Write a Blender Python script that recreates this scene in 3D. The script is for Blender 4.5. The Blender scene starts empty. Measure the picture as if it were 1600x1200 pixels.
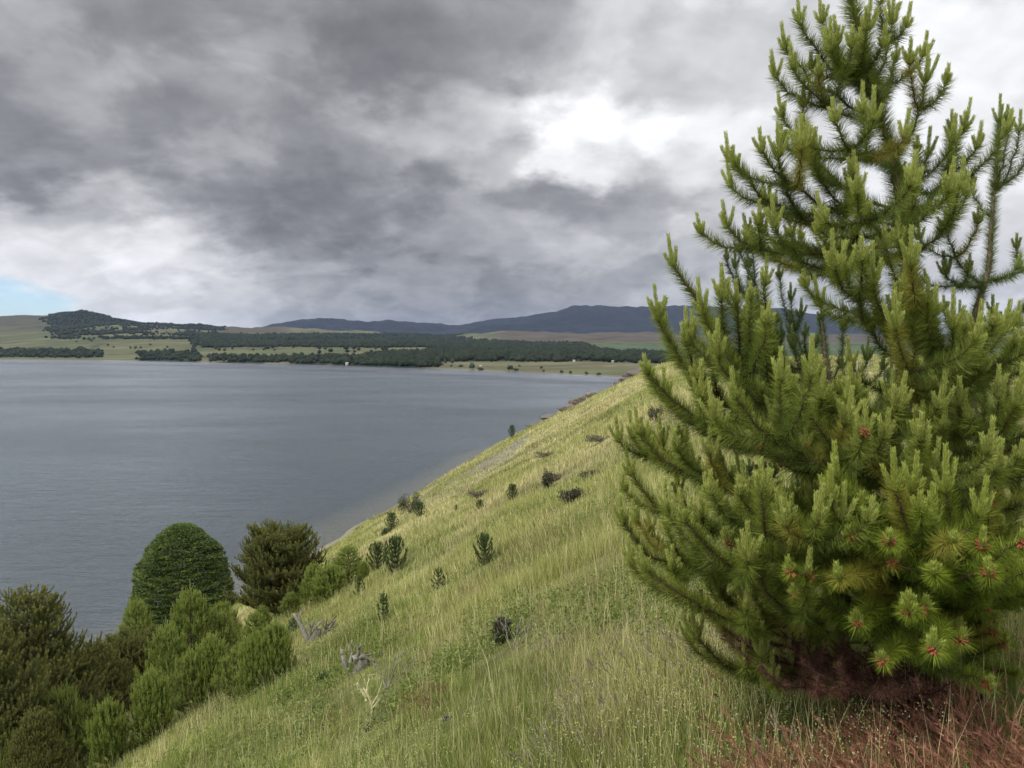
import bpy, math, random
import numpy as np
from mathutils import Vector
sc = bpy.context.scene
COL = sc.collection
R = math.radians
# ---------------------------------------------------------------- camera
F = 1209.0                                   # focal length in pixels of the 1600 px wide photograph
PITCH = math.atan(55.0 / F)
cd = bpy.data.cameras.new('camera'); cam = bpy.data.objects.new('camera', cd); COL.objects.link(cam)
cd.sensor_width = 36.0; cd.lens = 36.0 * F / 1600.0
cd.clip_start = 0.1; cd.clip_end = 60000
cam.location = (0, 0, 0); cam.rotation_euler = (R(90) - PITCH, 0, 0)
sc.camera = cam
# ---------------------------------------------------------------- exposure
sc.view_settings.view_transform = 'Standard'; sc.view_settings.look = 'None'
sc.view_settings.exposure = 0.0; sc.view_settings.gamma = 1.0
sc.cycles.max_bounces = 7; sc.cycles.diffuse_bounces = 3; sc.cycles.glossy_bounces = 2
sc.cycles.transmission_bounces = 4; sc.cycles.transparent_max_bounces = 8; sc.cycles.volume_bounces = 0
sc.cycles.use_denoising = True
# ---------------------------------------------------------------- sun
SUN_EL, SUN_AZ = 48.0, -128.0                # azimuth measured from the view direction, negative = left
ud = Vector((math.sin(R(SUN_AZ)) * math.cos(R(SUN_EL)), math.cos(R(SUN_AZ)) * math.cos(R(SUN_EL)), math.sin(R(SUN_EL))))
sl = bpy.data.lights.new('sun', 'SUN'); sl.energy = 3.3; sl.angle = R(9); sl.color = (1.0, 0.94, 0.84)
sun = bpy.data.objects.new('sun', sl); COL.objects.link(sun)
sun.rotation_euler = ud.to_track_quat('Z', 'Y').to_euler()
# ---------------------------------------------------------------- world: broken cloud deck under a clear sky
w = bpy.data.worlds.new('World'); sc.world = w; w.use_nodes = True
nt = w.node_tree; nt.nodes.clear()
def N(t, **k):
    n = nt.nodes.new(t)
    for a, b in k.items(): setattr(n, a, b)
    return n
def put(sock, v):
    if isinstance(v, bpy.types.NodeSocket): nt.links.new(v, sock)
    else: sock.default_value = v
def M(op, a, b=0.0, c=0.0, clamp=False):
    n = N('ShaderNodeMath', operation=op, use_clamp=clamp)
    put(n.inputs[0], a); put(n.inputs[1], b); put(n.inputs[2], c)
    return n.outputs[0]
def NOISE(vec, scale, detail=6, rough=0.55, dist=0.0, out='Fac', lac=2.0):
    n = N('ShaderNodeTexNoise'); put(n.inputs['Vector'], vec)
    n.inputs['Scale'].default_value = scale; n.inputs['Detail'].default_value = detail
    n.inputs['Roughness'].default_value = rough; n.inputs['Distortion'].default_value = dist
    n.inputs['Lacunarity'].default_value = lac
    return n.outputs[out]
def VEC(x, y, z=0.0):
    n = N('ShaderNodeCombineXYZ'); put(n.inputs[0], x); put(n.inputs[1], y); put(n.inputs[2], z); return n.outputs[0]
def SEP(v):
    n = N('ShaderNodeSeparateXYZ'); put(n.inputs[0], v); return n.outputs
tc = N('ShaderNodeTexCoord')
dx, dy, dz = SEP(tc.outputs['Generated'])
ady = M('MAXIMUM', M('ABSOLUTE', dy), 0.02)
el = M('MAXIMUM', dz, 0.0)
u0 = M('DIVIDE', dx, ady); v0 = M('DIVIDE', el, ady)
# cloud-base coordinates (a flat deck overhead, so the clouds shrink towards the horizon)
inv = M('DIVIDE', 1.0, M('ADD', el, 0.42))
P = VEC(M('MULTIPLY', dx, inv), M('MULTIPLY', dy, inv), 5.3)
n1c = NOISE(P, 2.6, 5, 0.55, out='Color'); w1x, w1y, w1z = SEP(n1c)
n2c = NOISE(P, 6.0, 8, 0.55, out='Color'); w2x, w2y, w2z = SEP(n2c)
du = M('ADD', M('MULTIPLY', M('SUBTRACT', w1x, 0.5), 0.12), M('MULTIPLY', M('SUBTRACT', w2x, 0.5), 0.30))
dv = M('ADD', M('MULTIPLY', M('SUBTRACT', w1y, 0.5), 0.07), M('MULTIPLY', M('SUBTRACT', w2y, 0.5), 0.18))
vs = M('MULTIPLY', v0, 6.0, clamp=True)      # less displacement right at the horizon
uu = M('ADD', u0, M('MULTIPLY', du, M('ADD', 0.35, M('MULTIPLY', vs, 0.65))))
vv = M('ADD', v0, M('MULTIPLY', dv, M('ADD', 0.15, M('MULTIPLY', vs, 0.85))))
# rows of cloud brightness (display grey 0..255) at given elevation, columns at azimuth tangent
XS = [-0.72, -0.66, -0.54, -0.41, -0.33, -0.25, -0.165, -0.08, 0.0, 0.05, 0.12, 0.18, 0.25, 0.33, 0.45, 0.62]
ROWS = [
 (0.035, [205, 215, 205, 185, 160, 140, 122, 112, 120, 128, 138, 150, 158, 162, 172, 178]),
 (0.085, [230, 225, 220, 190, 162, 140, 112, 112, 120, 134, 142, 145, 150, 160, 176, 186]),
 (0.135, [222, 214, 206, 190, 128, 104, 108, 118, 132, 150, 158, 152, 172, 182, 195, 196]),
 (0.185, [205, 180, 160, 146, 112, 106, 112, 130, 122, 128, 134, 150, 190, 206, 200, 200]),
 (0.235, [112, 112, 116, 124, 124, 128, 145, 178, 165, 238, 205, 178, 186, 206, 205, 208]),
 (0.290, [118, 116, 120, 136, 126, 116, 150, 158, 175, 246, 242, 230, 196, 214, 212, 212]),
 (0.345, [130, 126, 124, 166, 122, 112, 110, 118, 132, 180, 190, 176, 196, 208, 212, 214]),
 (0.410, [148, 146, 138, 130, 118, 112, 110, 120, 134, 142, 160, 172, 186, 196, 208, 208]),
 (0.500, [168, 162, 154, 140, 128, 122, 128, 140, 148, 152, 162, 176, 190, 196, 200, 204]),
 (0.800, [190, 190, 185, 180, 175, 170, 175, 180, 185, 190, 195, 200, 205, 208, 210, 210]),
]
U0, U1 = -0.8, 0.7
def ramp(vals):
    r = N('ShaderNodeValToRGB'); cr = r.color_ramp; cr.interpolation = 'B_SPLINE'
    while len(cr.elements) > 1: cr.elements.remove(cr.elements[-1])
    for i, (x, g) in enumerate(zip(XS, vals)):
        p = (x - U0) / (U1 - U0)
        e = cr.elements[0] if i == 0 else cr.elements.new(p)
        e.position = p; e.color = (g / 255.0,) * 3 + (1,)
    put(r.inputs[0], tU)
    return r.outputs[0]
tU = M('DIVIDE', M('SUBTRACT', uu, U0), U1 - U0, clamp=True)
acc = ramp(ROWS[0][1])
for (va, _), (vb, vals) in zip(ROWS[:-1], ROWS[1:]):
    t = N('ShaderNodeMapRange', interpolation_type='SMOOTHSTEP')
    put(t.inputs[0], vv); t.inputs[1].default_value = va; t.inputs[2].default_value = vb
    mx = N('ShaderNodeMix', data_type='FLOAT'); put(mx.inputs[0], t.outputs[0]); put(mx.inputs[2], acc); put(mx.inputs[3], ramp(vals))
    acc = mx.outputs[0]
fine = M('SUBTRACT', NOISE(P, 13.0, 7, 0.5, 0.3), 0.5)
mid = M('SUBTRACT', NOISE(P, 5.0, 6, 0.5, 0.3), 0.5)
bil = NOISE(P, 4.2, 8, 0.52, 0.25)
puff = N('ShaderNodeMapRange', interpolation_type='SMOOTHSTEP'); put(puff.inputs[0], bil)
puff.inputs[1].default_value = 0.44; puff.inputs[2].default_value = 0.56; puff.inputs[3].default_value = -0.045; puff.inputs[4].default_value = 0.045
g = M('ADD', M('ADD', acc, puff.outputs[0]), M('ADD', M('MULTIPLY', fine, 0.19), M('ADD', 0.108, M('MULTIPLY', mid, 0.18))))
# unseen sky overhead and behind the camera brightened to add light
lin = M('POWER', M('MAXIMUM', g, 0.02), 2.2)
tint = N('ShaderNodeValToRGB'); put(tint.inputs[0], g)
cr = tint.color_ramp; cr.elements[0].position = 0.35; cr.elements[0].color = (0.95, 0.972, 1.055, 1)
cr.elements[1].position = 0.85; cr.elements[1].color = (0.99, 0.995, 1.02, 1)
back = N('ShaderNodeMapRange', interpolation_type='SMOOTHSTEP'); put(back.inputs[0], dy)
back.inputs[1].default_value = 0.35; back.inputs[2].default_value = -0.5; back.inputs[3].default_value = 1.0; back.inputs[4].default_value = 1.9
zen = N('ShaderNodeMapRange', interpolation_type='SMOOTHSTEP'); put(zen.inputs[0], dz)
zen.inputs[1].default_value = 0.5; zen.inputs[2].default_value = 0.95; zen.inputs[3].default_value = 1.0; zen.inputs[4].default_value = 1.5
cs = N('ShaderNodeVectorMath', operation='SCALE'); put(cs.inputs[0], tint.outputs[0])
put(cs.inputs['Scale'], M('MULTIPLY', lin, M('MULTIPLY', back.outputs[0], zen.outputs[0])))
cb = N('ShaderNodeBackground'); put(cb.inputs[0], cs.outputs[0]); cb.inputs[1].default_value = 1.0
sky = N('ShaderNodeTexSky', sky_type='NISHITA'); sky.sun_disc = False
sky.sun_elevation = R(SUN_EL); sky.sun_rotation = R(SUN_AZ); sky.air_density = 1.0; sky.dust_density = 0.0; sky.ozone_density = 8.0
sb = N('ShaderNodeBackground'); put(sb.inputs[0], sky.outputs[0]); sb.inputs[1].default_value = 0.15
# hole in the deck low on the left (a window of blue sky)
hx = M('DIVIDE', M('ADD', u0, 0.66), 0.125); hy = M('DIVIDE', M('SUBTRACT', M('ADD', v0, M('MULTIPLY', M('ADD', u0, 0.66), 0.20)), 0.062), 0.031)
hd = M('ADD', M('MULTIPLY', hx, hx), M('MULTIPLY', hy, hy))
hd = M('ADD', hd, M('MULTIPLY', M('SUBTRACT', NOISE(VEC(M('MULTIPLY', u0, 1.0), M('MULTIPLY', v0, 4.0), 1.3), 9.0, 6, 0.6), 0.5), 3.4))
hm = N('ShaderNodeMapRange', interpolation_type='SMOOTHSTEP'); put(hm.inputs[0], hd)
hm.inputs[1].default_value = 0.1; hm.inputs[2].default_value = 1.5; hm.inputs[3].default_value = 0.12; hm.inputs[4].default_value = 1.0
front = M('MAXIMUM', hm.outputs[0], M('LESS_THAN', dy, 0.0))
ms = N('ShaderNodeMixShader'); put(ms.inputs[0], front); nt.links.new(sb.outputs[0], ms.inputs[1]); nt.links.new(cb.outputs[0], ms.inputs[2])
wo = N('ShaderNodeOutputWorld'); nt.links.new(ms.outputs[0], wo.inputs[0])
w.cycles.sampling_method = 'MANUAL'; w.cycles.sample_map_resolution = 512
# ---------------------------------------------------------------- helpers
rs = np.random.RandomState
def hash2(ix, iy, s):
    h = (ix.astype(np.int64) * 374761393 + iy.astype(np.int64) * 668265263 + s * 974634777) & 0x7fffffff
    h = ((h ^ (h >> 13)) * 1274126177) & 0x7fffffff
    return ((h ^ (h >> 16)) & 0xffff) / 65535.0
def vnoise(x, y, s=0):
    x = np.asarray(x, float); y = np.asarray(y, float)
    ix, iy = np.floor(x), np.floor(y); fx, fy = x - ix, y - iy
    fx = fx * fx * (3 - 2 * fx); fy = fy * fy * (3 - 2 * fy)
    a, b, c, d = hash2(ix, iy, s), hash2(ix + 1, iy, s), hash2(ix, iy + 1, s), hash2(ix + 1, iy + 1, s)
    return (a * (1 - fx) + b * fx) * (1 - fy) + (c * (1 - fx) + d * fx) * fy
def fbm(x, y, s=0, oct=4, gain=0.5):
    t, a, n = 0.0, 1.0, 0.0
    for k in range(oct):
        t = t + a * vnoise(x * 2 ** k + 17.3 * k, y * 2 ** k - 9.1 * k, s + k); n += a; a *= gain
    return t / n
def sstep(a, b, x):
    t = np.clip((x - a) / (b - a), 0, 1); return t * t * (3 - 2 * t)
def uv_of(px, py):
    'tangents (X/Y, Z/Y) of a pixel of the 1600x1200 photograph'
    a, b = (px - 800) / F, -(py - 600) / F
    c, s = math.cos(PITCH), math.sin(PITCH)
    dy_, dz_ = c + s * b, -s + c * b
    return a / dy_, dz_ / dy_
def at(px, py, Y):
    u, v = uv_of(px, py); return np.array([u * Y, Y, v * Y])
def pix_of(X, Y, Z):
    c, s = math.cos(PITCH), math.sin(PITCH)
    f = Y * c - Z * s; up = Y * s + Z * c
    return 800 + F * X / f, 600 - F * up / f
def tag(o, label=None, cat=None, group=None, kind=None):
    if label: o['label'] = label
    if cat: o['category'] = cat
    if group: o['group'] = group
    if kind: o['kind'] = kind
    return o
def empty(name, loc, label, cat, group=None):
    o = bpy.data.objects.new(name, None); COL.objects.link(o); o.location = tuple(loc); o.empty_display_size = .2
    return tag(o, label, cat, group)
class Geo:
    'collects triangles / quads with one colour per vertex'
    def __init__(s): s.V = []; s.T = []; s.Q = []; s.C = []; s.n = 0
    def add(s, V, T=None, Q=None, C=(1, 1, 1)):
        V = np.asarray(V, float).reshape(-1, 3); C = np.broadcast_to(np.asarray(C, float), V.shape)
        if T is not None and len(T): s.T.append(np.asarray(T) + s.n)
        if Q is not None and len(Q): s.Q.append(np.asarray(Q) + s.n)
        s.V.append(V); s.C.append(C); s.n += len(V)
    def mesh(s, name, mat, smooth=False, origin=(0, 0, 0)):
        m = bpy.data.meshes.new(name)
        V = np.concatenate(s.V) - np.asarray(origin, float) if s.V else np.zeros((0, 3)); C = np.concatenate(s.C) if s.C else np.zeros((0, 3))
        T = np.concatenate(s.T) if s.T else np.zeros((0, 3), int); Q = np.concatenate(s.Q) if s.Q else np.zeros((0, 4), int)
        nt_, nq = len(T), len(Q)
        m.vertices.add(len(V)); m.vertices.foreach_set('co', V.astype(np.float32).ravel())
        m.loops.add(nt_ * 3 + nq * 4); m.loops.foreach_set('vertex_index', np.concatenate([T.ravel(), Q.ravel()]).astype(np.int32))
        m.polygons.add(nt_ + nq)
        st = np.concatenate([np.arange(nt_) * 3, nt_ * 3 + np.arange(nq) * 4]).astype(np.int32)
        m.polygons.foreach_set('loop_start', st)
        if smooth: m.polygons.foreach_set('use_smooth', np.ones(nt_ + nq, bool))
        at_ = m.color_attributes.new('Col', 'FLOAT_COLOR', 'POINT')
        at_.data.foreach_set('color', np.concatenate([C, np.ones((len(C), 1))], 1).astype(np.float32).ravel())
        m.update(calc_edges=True)
        if mat: m.materials.append(mat)
        return m
    def build(s, name, mat, parent=None, origin=(0, 0, 0), smooth=False, loc=None):
        o = bpy.data.objects.new(name, s.mesh(name, mat, smooth, origin)); COL.objects.link(o)
        if parent is not None: o.parent = parent
        else: o.location = tuple(origin if loc is None else loc)
        return o
def norm(v): return v / np.maximum(np.linalg.norm(v, axis=-1, keepdims=True), 1e-9)
def blades(g, P, D, L, W, C, r, C2=None):
    'one tapered triangle per needle or leaf blade'
    n = len(P); D = norm(D)
    side = norm(np.cross(D, norm(r.normal(size=(n, 3)))))
    L = np.broadcast_to(L, (n,))[:, None]; W = np.broadcast_to(W, (n,))[:, None] * .5
    V = np.stack([P - side * W, P + side * W, P + D * L], 1).reshape(-1, 3)
    C = np.broadcast_to(C, (n, 3)); C2 = C if C2 is None else np.broadcast_to(C2, (n, 3))
    CC = np.stack([C, C, C2], 1).reshape(-1, 3)
    g.add(V, T=np.arange(3 * n).reshape(-1, 3), C=CC)
def tube(g, pts, rad, C, k=6):
    pts = np.asarray(pts, float); n = len(pts); rad = np.broadcast_to(rad, (n,))
    T = norm(np.gradient(pts, axis=0)); ref = np.array([0.3, 0.2, 0.93]) if abs(T[0][2]) < .8 else np.array([1.0, 0.1, 0.0])
    A = norm(np.cross(T, ref)); B = np.cross(T, A)
    a = np.linspace(0, 2 * np.pi, k, endpoint=False)
    V = pts[:, None] + rad[:, None, None] * (np.cos(a)[None, :, None] * A[:, None] + np.sin(a)[None, :, None] * B[:, None])
    i = np.arange(n - 1)[:, None] * k; j = np.arange(k)[None]; j2 = (j + 1) % k
    Q = np.stack([i + j, i + j2, i + k + j2, i + k + j], -1).reshape(-1, 4)
    C = np.asarray(C, float); C = np.repeat(C, k, 0) if C.ndim == 2 else C
    V = V.reshape(-1, 3); e = len(V); V = np.concatenate([V, pts[-1:]]); 
    if C.ndim == 2: C = np.concatenate([C, C[-1:]])
    T3 = np.stack([(n - 1) * k + np.arange(k), (n - 1) * k + (np.arange(k) + 1) % k, np.full(k, e)], -1)
    g.add(V, T=T3, Q=Q, C=C)
def bez(p0, p1, p2, p3, n):
    t = np.linspace(0, 1, n)[:, None]
    return (1 - t) ** 3 * p0 + 3 * (1 - t) ** 2 * t * p1 + 3 * (1 - t) * t * t * p2 + t ** 3 * p3
# ---------------------------------------------------------------- materials
def newmat(name):
    m = bpy.data.materials.new(name); m.use_nodes = True; m.node_tree.nodes.clear(); return m
def col_mat(name, rough=.7, trans=0.0, nscale=None, namt=.25, bump=0.0, spec=.3, bscale=None):
    'object colour from the Col attribute broken up by noise'
    m = newmat(name); t = m.node_tree; n = t.nodes; l = t.links
    out = n.new('ShaderNodeOutputMaterial'); b = n.new('ShaderNodeBsdfPrincipled')
    a = n.new('ShaderNodeAttribute'); a.attribute_name = 'Col'; c = a.outputs['Color']
    b.inputs['Roughness'].default_value = rough; b.inputs['Specular IOR Level'].default_value = spec
    if nscale:
        tx = n.new('ShaderNodeTexCoord'); no = n.new('ShaderNodeTexNoise'); no.inputs['Scale'].default_value = nscale; no.inputs['Detail'].default_value = 6
        l.new(tx.outputs['Object'], no.inputs['Vector'])
        mr = n.new('ShaderNodeMapRange'); l.new(no.outputs['Fac'], mr.inputs[0]); mr.inputs[1].default_value = .3; mr.inputs[2].default_value = .7
        mr.inputs[3].default_value = 1 - namt; mr.inputs[4].default_value = 1 + namt
        vm = n.new('ShaderNodeVectorMath'); vm.operation = 'SCALE'; l.new(c, vm.inputs[0]); l.new(mr.outputs[0], vm.inputs['Scale']); c = vm.outputs[0]
        if bump:
            no2 = no
            if bscale: 
                no2 = n.new('ShaderNodeTexNoise'); no2.inputs['Scale'].default_value = bscale; no2.inputs['Detail'].default_value = 6; l.new(tx.outputs['Object'], no2.inputs['Vector'])
            bp = n.new('ShaderNodeBump'); bp.inputs['Distance'].default_value = bump; l.new(no2.outputs['Fac'], bp.inputs['Height']); l.new(bp.outputs[0], b.inputs['Normal'])
    l.new(c, b.inputs['Base Color'])
    if trans > 0:
        tr = n.new('ShaderNodeBsdfTranslucent'); l.new(c, tr.inputs[0]); mx = n.new('ShaderNodeMixShader'); mx.inputs[0].default_value = trans
        l.new(b.outputs[0], mx.inputs[1]); l.new(tr.outputs[0], mx.inputs[2]); l.new(mx.outputs[0], out.inputs[0])
    else: l.new(b.outputs[0], out.inputs[0])
    return m
MAT_NEEDLE = col_mat('pine_needles', .6, .28, spec=.22)
MAT_GRASS = col_mat('grass_blades', .6, .35, spec=.25)
MAT_LEAF = col_mat('leaves', .5, .25, spec=.35)
MAT_WOOD = col_mat('bark', .85, 0, 35.0, .35, .01)
MAT_GROUND = col_mat('hillside_soil', .95, 0, 2.2, .35, .12, spec=.1, bscale=5.0)
MAT_FAR = col_mat('far_land', .95, 0, .012, .22, 0, spec=.1)
MAT_ROCK = col_mat('rock', .9, 0, 2.5, .35, .15, spec=.2, bscale=4.0)
MAT_WALL = col_mat('painted_wall', .8, 0)
# ---------------------------------------------------------------- the hillside the camera stands on
LAKE = -30.0
def smin(a, b, k):
    h = np.clip(.5 + .5 * (b - a) / k, 0, 1); return b * (1 - h) + a * h - k * h * (1 - h)
def H(X, Y):
    X = np.asarray(X, float); Y = np.asarray(Y, float)
    far = np.clip(Y - 215, 0, None)
    und = (fbm(X / 22, Y / 34, 3, 3) - .5) * 3.4 * sstep(8, 60, Y) + (fbm(X / 5, Y / 7, 8, 3) - .5) * .55
    plane = -2.75 + .53 * X - .103 * Y + und - .0035 * far ** 2
    cap = -1.75 - .0068 * Y + (fbm(X / 30, Y / 40, 5, 3) - .5) * 1.5 * sstep(20, 120, Y) - .0035 * np.clip(Y - 262, 0, None) ** 2
    cap = cap + .02 * np.clip(X - 60, 0, 60)
    z = smin(plane, cap, 1.4 + 2.2 * sstep(20, 150, Y))
    z = z + 1.15 * np.exp(-((X + .2) ** 2 + (Y + .3) ** 2) / 2.2)
    sh = -29.9
    below = np.clip(sh - z, 0, None)
    z = np.where(z < sh, sh - below * .22 - np.clip(below - 9, 0, None) * .25, z)
    return np.maximum(z, -42.0)
def on_ground(px, py, y0=2.5, y1=320):
    u, v = uv_of(px, py); Y = np.exp(np.linspace(math.log(y0), math.log(y1), 4000)); d = H(u * Y, Y) - v * Y
    k = np.argmax(d > 0) if (d > 0).any() else len(Y) - 1
    return np.array([u * Y[k], Y[k], float(H(u * Y[k], Y[k]))])
STRAW = np.array([.47, .43, .225]); LIGHT = np.array([.325, .34, .112]); DEEP = np.array([.175, .215, .05]); RUSS = np.array([.26, .15, .10])
def patches(X, Y, Z):
    'weights of straw, light green, deep green, russet and bare rock at ground points'
    a = fbm(X / 9, Y / 16, 21, 4); b = fbm(X / 2.6, Y / 4.0, 31, 4); c = fbm(X / 6 + .2 * Y / 6, Y / 5, 41, 4)
    near = 1 - sstep(14, 45, Y)
    straw = sstep(.36, .62, a * .6 + b * .4) * (1 - .45 * near) * (1 - .4 * sstep(50, 130, Y))
    deep = sstep(.50, .68, b * .75 + (1 - a) * .25) * (.28 + .5 * near)
    russ = sstep(.64, .78, fbm(X / 4, Y / 6, 51, 4)) * .3
    bare = sstep(.60, .70, fbm(X / 7 - Y / 30, Y / 16, 61, 4)) * sstep(55, 110, Y) * sstep(-26, -22, Z)
    strip = sstep(-28.0, -29.0, Z)
    return straw * (1 - strip), deep * (1 - strip) + .35 * strip, russ * (1 - strip), bare, strip
def ground_color(X, Y, Z):
    s, d, r_, b, st = [k[..., None] for k in patches(X, Y, Z)]
    c = LIGHT * .62 + 0 * s; c = c * (1 - s) + STRAW * .62 * s; c = c * (1 - d) + DEEP * .8 * d; c = c * (1 - r_) + RUSS * .7 * r_
    c = c * (1 - b) + np.array([.15, .14, .12]) * b
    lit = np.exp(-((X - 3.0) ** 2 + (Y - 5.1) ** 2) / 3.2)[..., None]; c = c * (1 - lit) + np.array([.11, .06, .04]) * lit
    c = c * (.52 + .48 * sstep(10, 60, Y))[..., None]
    und = sstep(-29.75, -29.98, Z)[..., None]; c = c * (1 - und) + np.array([.20, .18, .135]) * und
    dp = sstep(-30.2, -31.6, Z)[..., None]; c = c * (1 - dp) + np.array([.085, .098, .105]) * dp
    return c
Ys = np.concatenate([np.linspace(-14, 14, 110), 14 * (450 / 14.) ** np.linspace(.004, 1, 260)])
tt = np.linspace(-1, 1, 340); Xs = np.sign(tt) * (np.abs(tt) ** 1.9) * 210
XX, YY = np.meshgrid(Xs, Ys); XX = XX + .20 * np.maximum(YY, 0) * 0 ; ZZ = H(XX, YY)
def grid_quads(nr, nc):
    i = np.arange(nr - 1)[:, None] * nc + np.arange(nc - 1)[None]; return np.stack([i, i + 1, i + nc + 1, i + nc], -1).reshape(-1, 4)
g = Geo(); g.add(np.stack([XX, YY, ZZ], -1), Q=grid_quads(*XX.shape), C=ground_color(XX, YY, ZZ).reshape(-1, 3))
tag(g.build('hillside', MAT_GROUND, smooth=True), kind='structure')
# ---------------------------------------------------------------- lake
m = newmat('lake_water'); t = m.node_tree; n = t.nodes; l = t.links
out = n.new('ShaderNodeOutputMaterial'); tx = n.new('ShaderNodeTexCoord')
def wnoise(scale, detail, sx=1.0, sy=1.0, rot=0.0, rough=.55):
    mp = n.new('ShaderNodeMapping'); mp.inputs['Scale'].default_value = (sx, sy, 1); mp.inputs['Rotation'].default_value = (0, 0, rot); l.new(tx.outputs['Object'], mp.inputs[0])
    no = n.new('ShaderNodeTexNoise'); no.inputs['Scale'].default_value = scale; no.inputs['Detail'].default_value = detail; no.inputs['Roughness'].default_value = rough
    l.new(mp.outputs[0], no.inputs['Vector']); return no.outputs['Fac']
def mth(op, a, b):
    k = n.new('ShaderNodeMath'); k.operation = op
    for i, v in ((0, a), (1, b)):
        if isinstance(v, (int, float)): k.inputs[i].default_value = v
        else: l.new(v, k.inputs[i])
    return k.outputs[0]
rip = wnoise(.9, 5, 1.0, 1.9, .35); swell = wnoise(.22, 4, .7, 1.8, .45); gust = wnoise(.010, 6, .6, 1.5, -.15, .6)
h = mth('ADD', mth('MULTIPLY', rip, .55), mth('MULTIPLY', swell, 1.3))
bp = n.new('ShaderNodeBump'); bp.inputs['Strength'].default_value = 1.0; l.new(h, bp.inputs['Height'])
gm = n.new('ShaderNodeMapRange'); l.new(gust, gm.inputs[0]); gm.inputs[1].default_value = .35; gm.inputs[2].default_value = .68; gm.inputs[3].default_value = .40; gm.inputs[4].default_value = .95
l.new(gm.outputs[0], bp.inputs['Distance'])
gl = n.new('ShaderNodeBsdfGlossy'); gl.inputs['Color'].default_value = (.92, .95, 1.0, 1); gl.inputs['Roughness'].default_value = .22; l.new(bp.outputs[0], gl.inputs['Normal'])
tr = n.new('ShaderNodeBsdfTransparent'); tr.inputs['Color'].default_value = (.80, .86, .86, 1)
fr = n.new('ShaderNodeFresnel'); fr.inputs['IOR'].default_value = 1.38; l.new(bp.outputs[0], fr.inputs['Normal'])
fm = n.new('ShaderNodeMapRange'); l.new(fr.outputs[0], fm.inputs[0]); fm.inputs[1].default_value = 0; fm.inputs[2].default_value = 1; fm.inputs[3].default_value = .03; fm.inputs[4].default_value = .95
mx = n.new('ShaderNodeMixShader'); l.new(fm.outputs[0], mx.inputs[0]); l.new(tr.outputs[0], mx.inputs[1]); l.new(gl.outputs[0], mx.inputs[2]); l.new(mx.outputs[0], out.inputs[0])
g = Geo(); xs = np.linspace(-4500, 4500, 30); ys = np.linspace(-250, 3600, 30); XX, YY = np.meshgrid(xs, ys)
g.add(np.stack([XX, YY, XX * 0 + LAKE], -1), Q=grid_quads(30, 30)); tag(g.build('lake', m, smooth=True), kind='structure')
g = Geo(); g.add(np.stack([XX, YY, XX * 0 - 41.5], -1), Q=grid_quads(30, 30), C=(.085, .098, .105)); tag(g.build('lake_bed', MAT_FAR), kind='structure')
# ---------------------------------------------------------------- far shore, hills and mountains
PX = np.array([-400, -100, 0, 80, 130, 200, 260, 340, 400, 440, 500, 560, 700, 800, 900, 1000, 1100, 1250, 1400, 1600, 2100], float)
def line(ys): return np.array(ys, float)
shore_px = np.array([-400, 0, 200, 500, 700, 800, 930, 1100, 1300, 1600, 1800, 2100.]); shore_py = np.array([559.5, 562, 563.5, 570, 577, 581, 587, 596, 610, 640, 665, 720.])
def ps(px): return np.interp(px, shore_px, shore_py)
def tanv(py): return (545.0 - py) / F
def Yshore(px): return 30.0 / -tanv(ps(px))
LA = line([500, 494, 494, 491, 487, 500, 508, 514, 512, 514, 518, 521, 524, 521, 519, 521, 523, 526, 528, 530, 530])
L3 = line([520, 516, 515, 513, 511, 515, 520, 524, 526, 527, 528, 530, 533, 531, 531, 532, 534, 536, 538, 540, 540])
L2 = line([531, 529, 528, 526, 525, 527, 530, 535, 537, 539, 540, 541, 545, 546, 546, 546, 547, 549, 550, 552, 552])
L1 = line([549, 548, 548, 547, 547, 548, 549, 552, 554, 555, 557, 559, 564, 566, 568, 569, 571, 575, 580, 590, 600])
LM = line([530, 528, 526, 524, 523, 521, 520, 518, 518, 511, 502, 505, 509, 498, 484, 481, 485, 489, 519, 530, 535])
ncol = 1500
pxc = np.linspace(-380, 2080, ncol); uc = (pxc - 800) / F
ysh = Yshore(pxc)
dist = [ysh * .985, ysh, ysh + 14, np.maximum(ysh + 350, ysh * 1.25), np.maximum(ysh + 1100, 2300.), np.maximum(ysh + 2000, 3500.), np.maximum(ysh + 3000, 5000.)]
zz = [ysh * 0 - 36.0, ysh * 0 - 30.3, ysh * 0 - 28.6] + [tanv(np.interp(pxc, PX, L)) * d for L, d in zip((L1, L2, L3, LA), dist[3:])]
dist += [dist[-1] + 1300, ysh * 0 + 9200., ysh * 0 + 10400., ysh * 0 + 14000.]
zm = tanv(np.interp(pxc, PX, LM)) * 9200
zz += [zz[-1] - 60, zm, zm * .95, zm * .2]
steps = [3, 3, 14, 50, 60, 60, 14, 70, 6, 4]
rowsY, rowsZ, rowsS = [], [], []
for k, st in enumerate(steps):
    for q in range(st):
        t_ = q / st; e = t_ * t_ * (3 - 2 * t_) if k in (5, 7) else t_
        rowsY.append(dist[k] * (1 - t_) + dist[k + 1] * t_); rowsZ.append(zz[k] * (1 - e) + zz[k + 1] * e); rowsS.append(k + t_)
FY = np.array(rowsY); FZ = np.array(rowsZ); FX = FY * uc[None]
S = np.array(rowsS)[:, None] + 0 * FX
relief = (fbm(FX / 420, FY / 420, 71, 5) - .5)
crag = (fbm(FX / 110, FY / 200, 75, 4) - .5) * 34 + (fbm(FX / 330, FY / 500, 76, 2) - .5) * 40
FZ = FZ + crag * sstep(5.0, 6.0, S) * (1 - sstep(6.0, 6.6, S))
FZ = FZ + relief * (8 * sstep(2.2, 3, S) + 34 * sstep(3.6, 5, S)) * (1 - .80 * sstep(5.6, 6, S))
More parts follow.
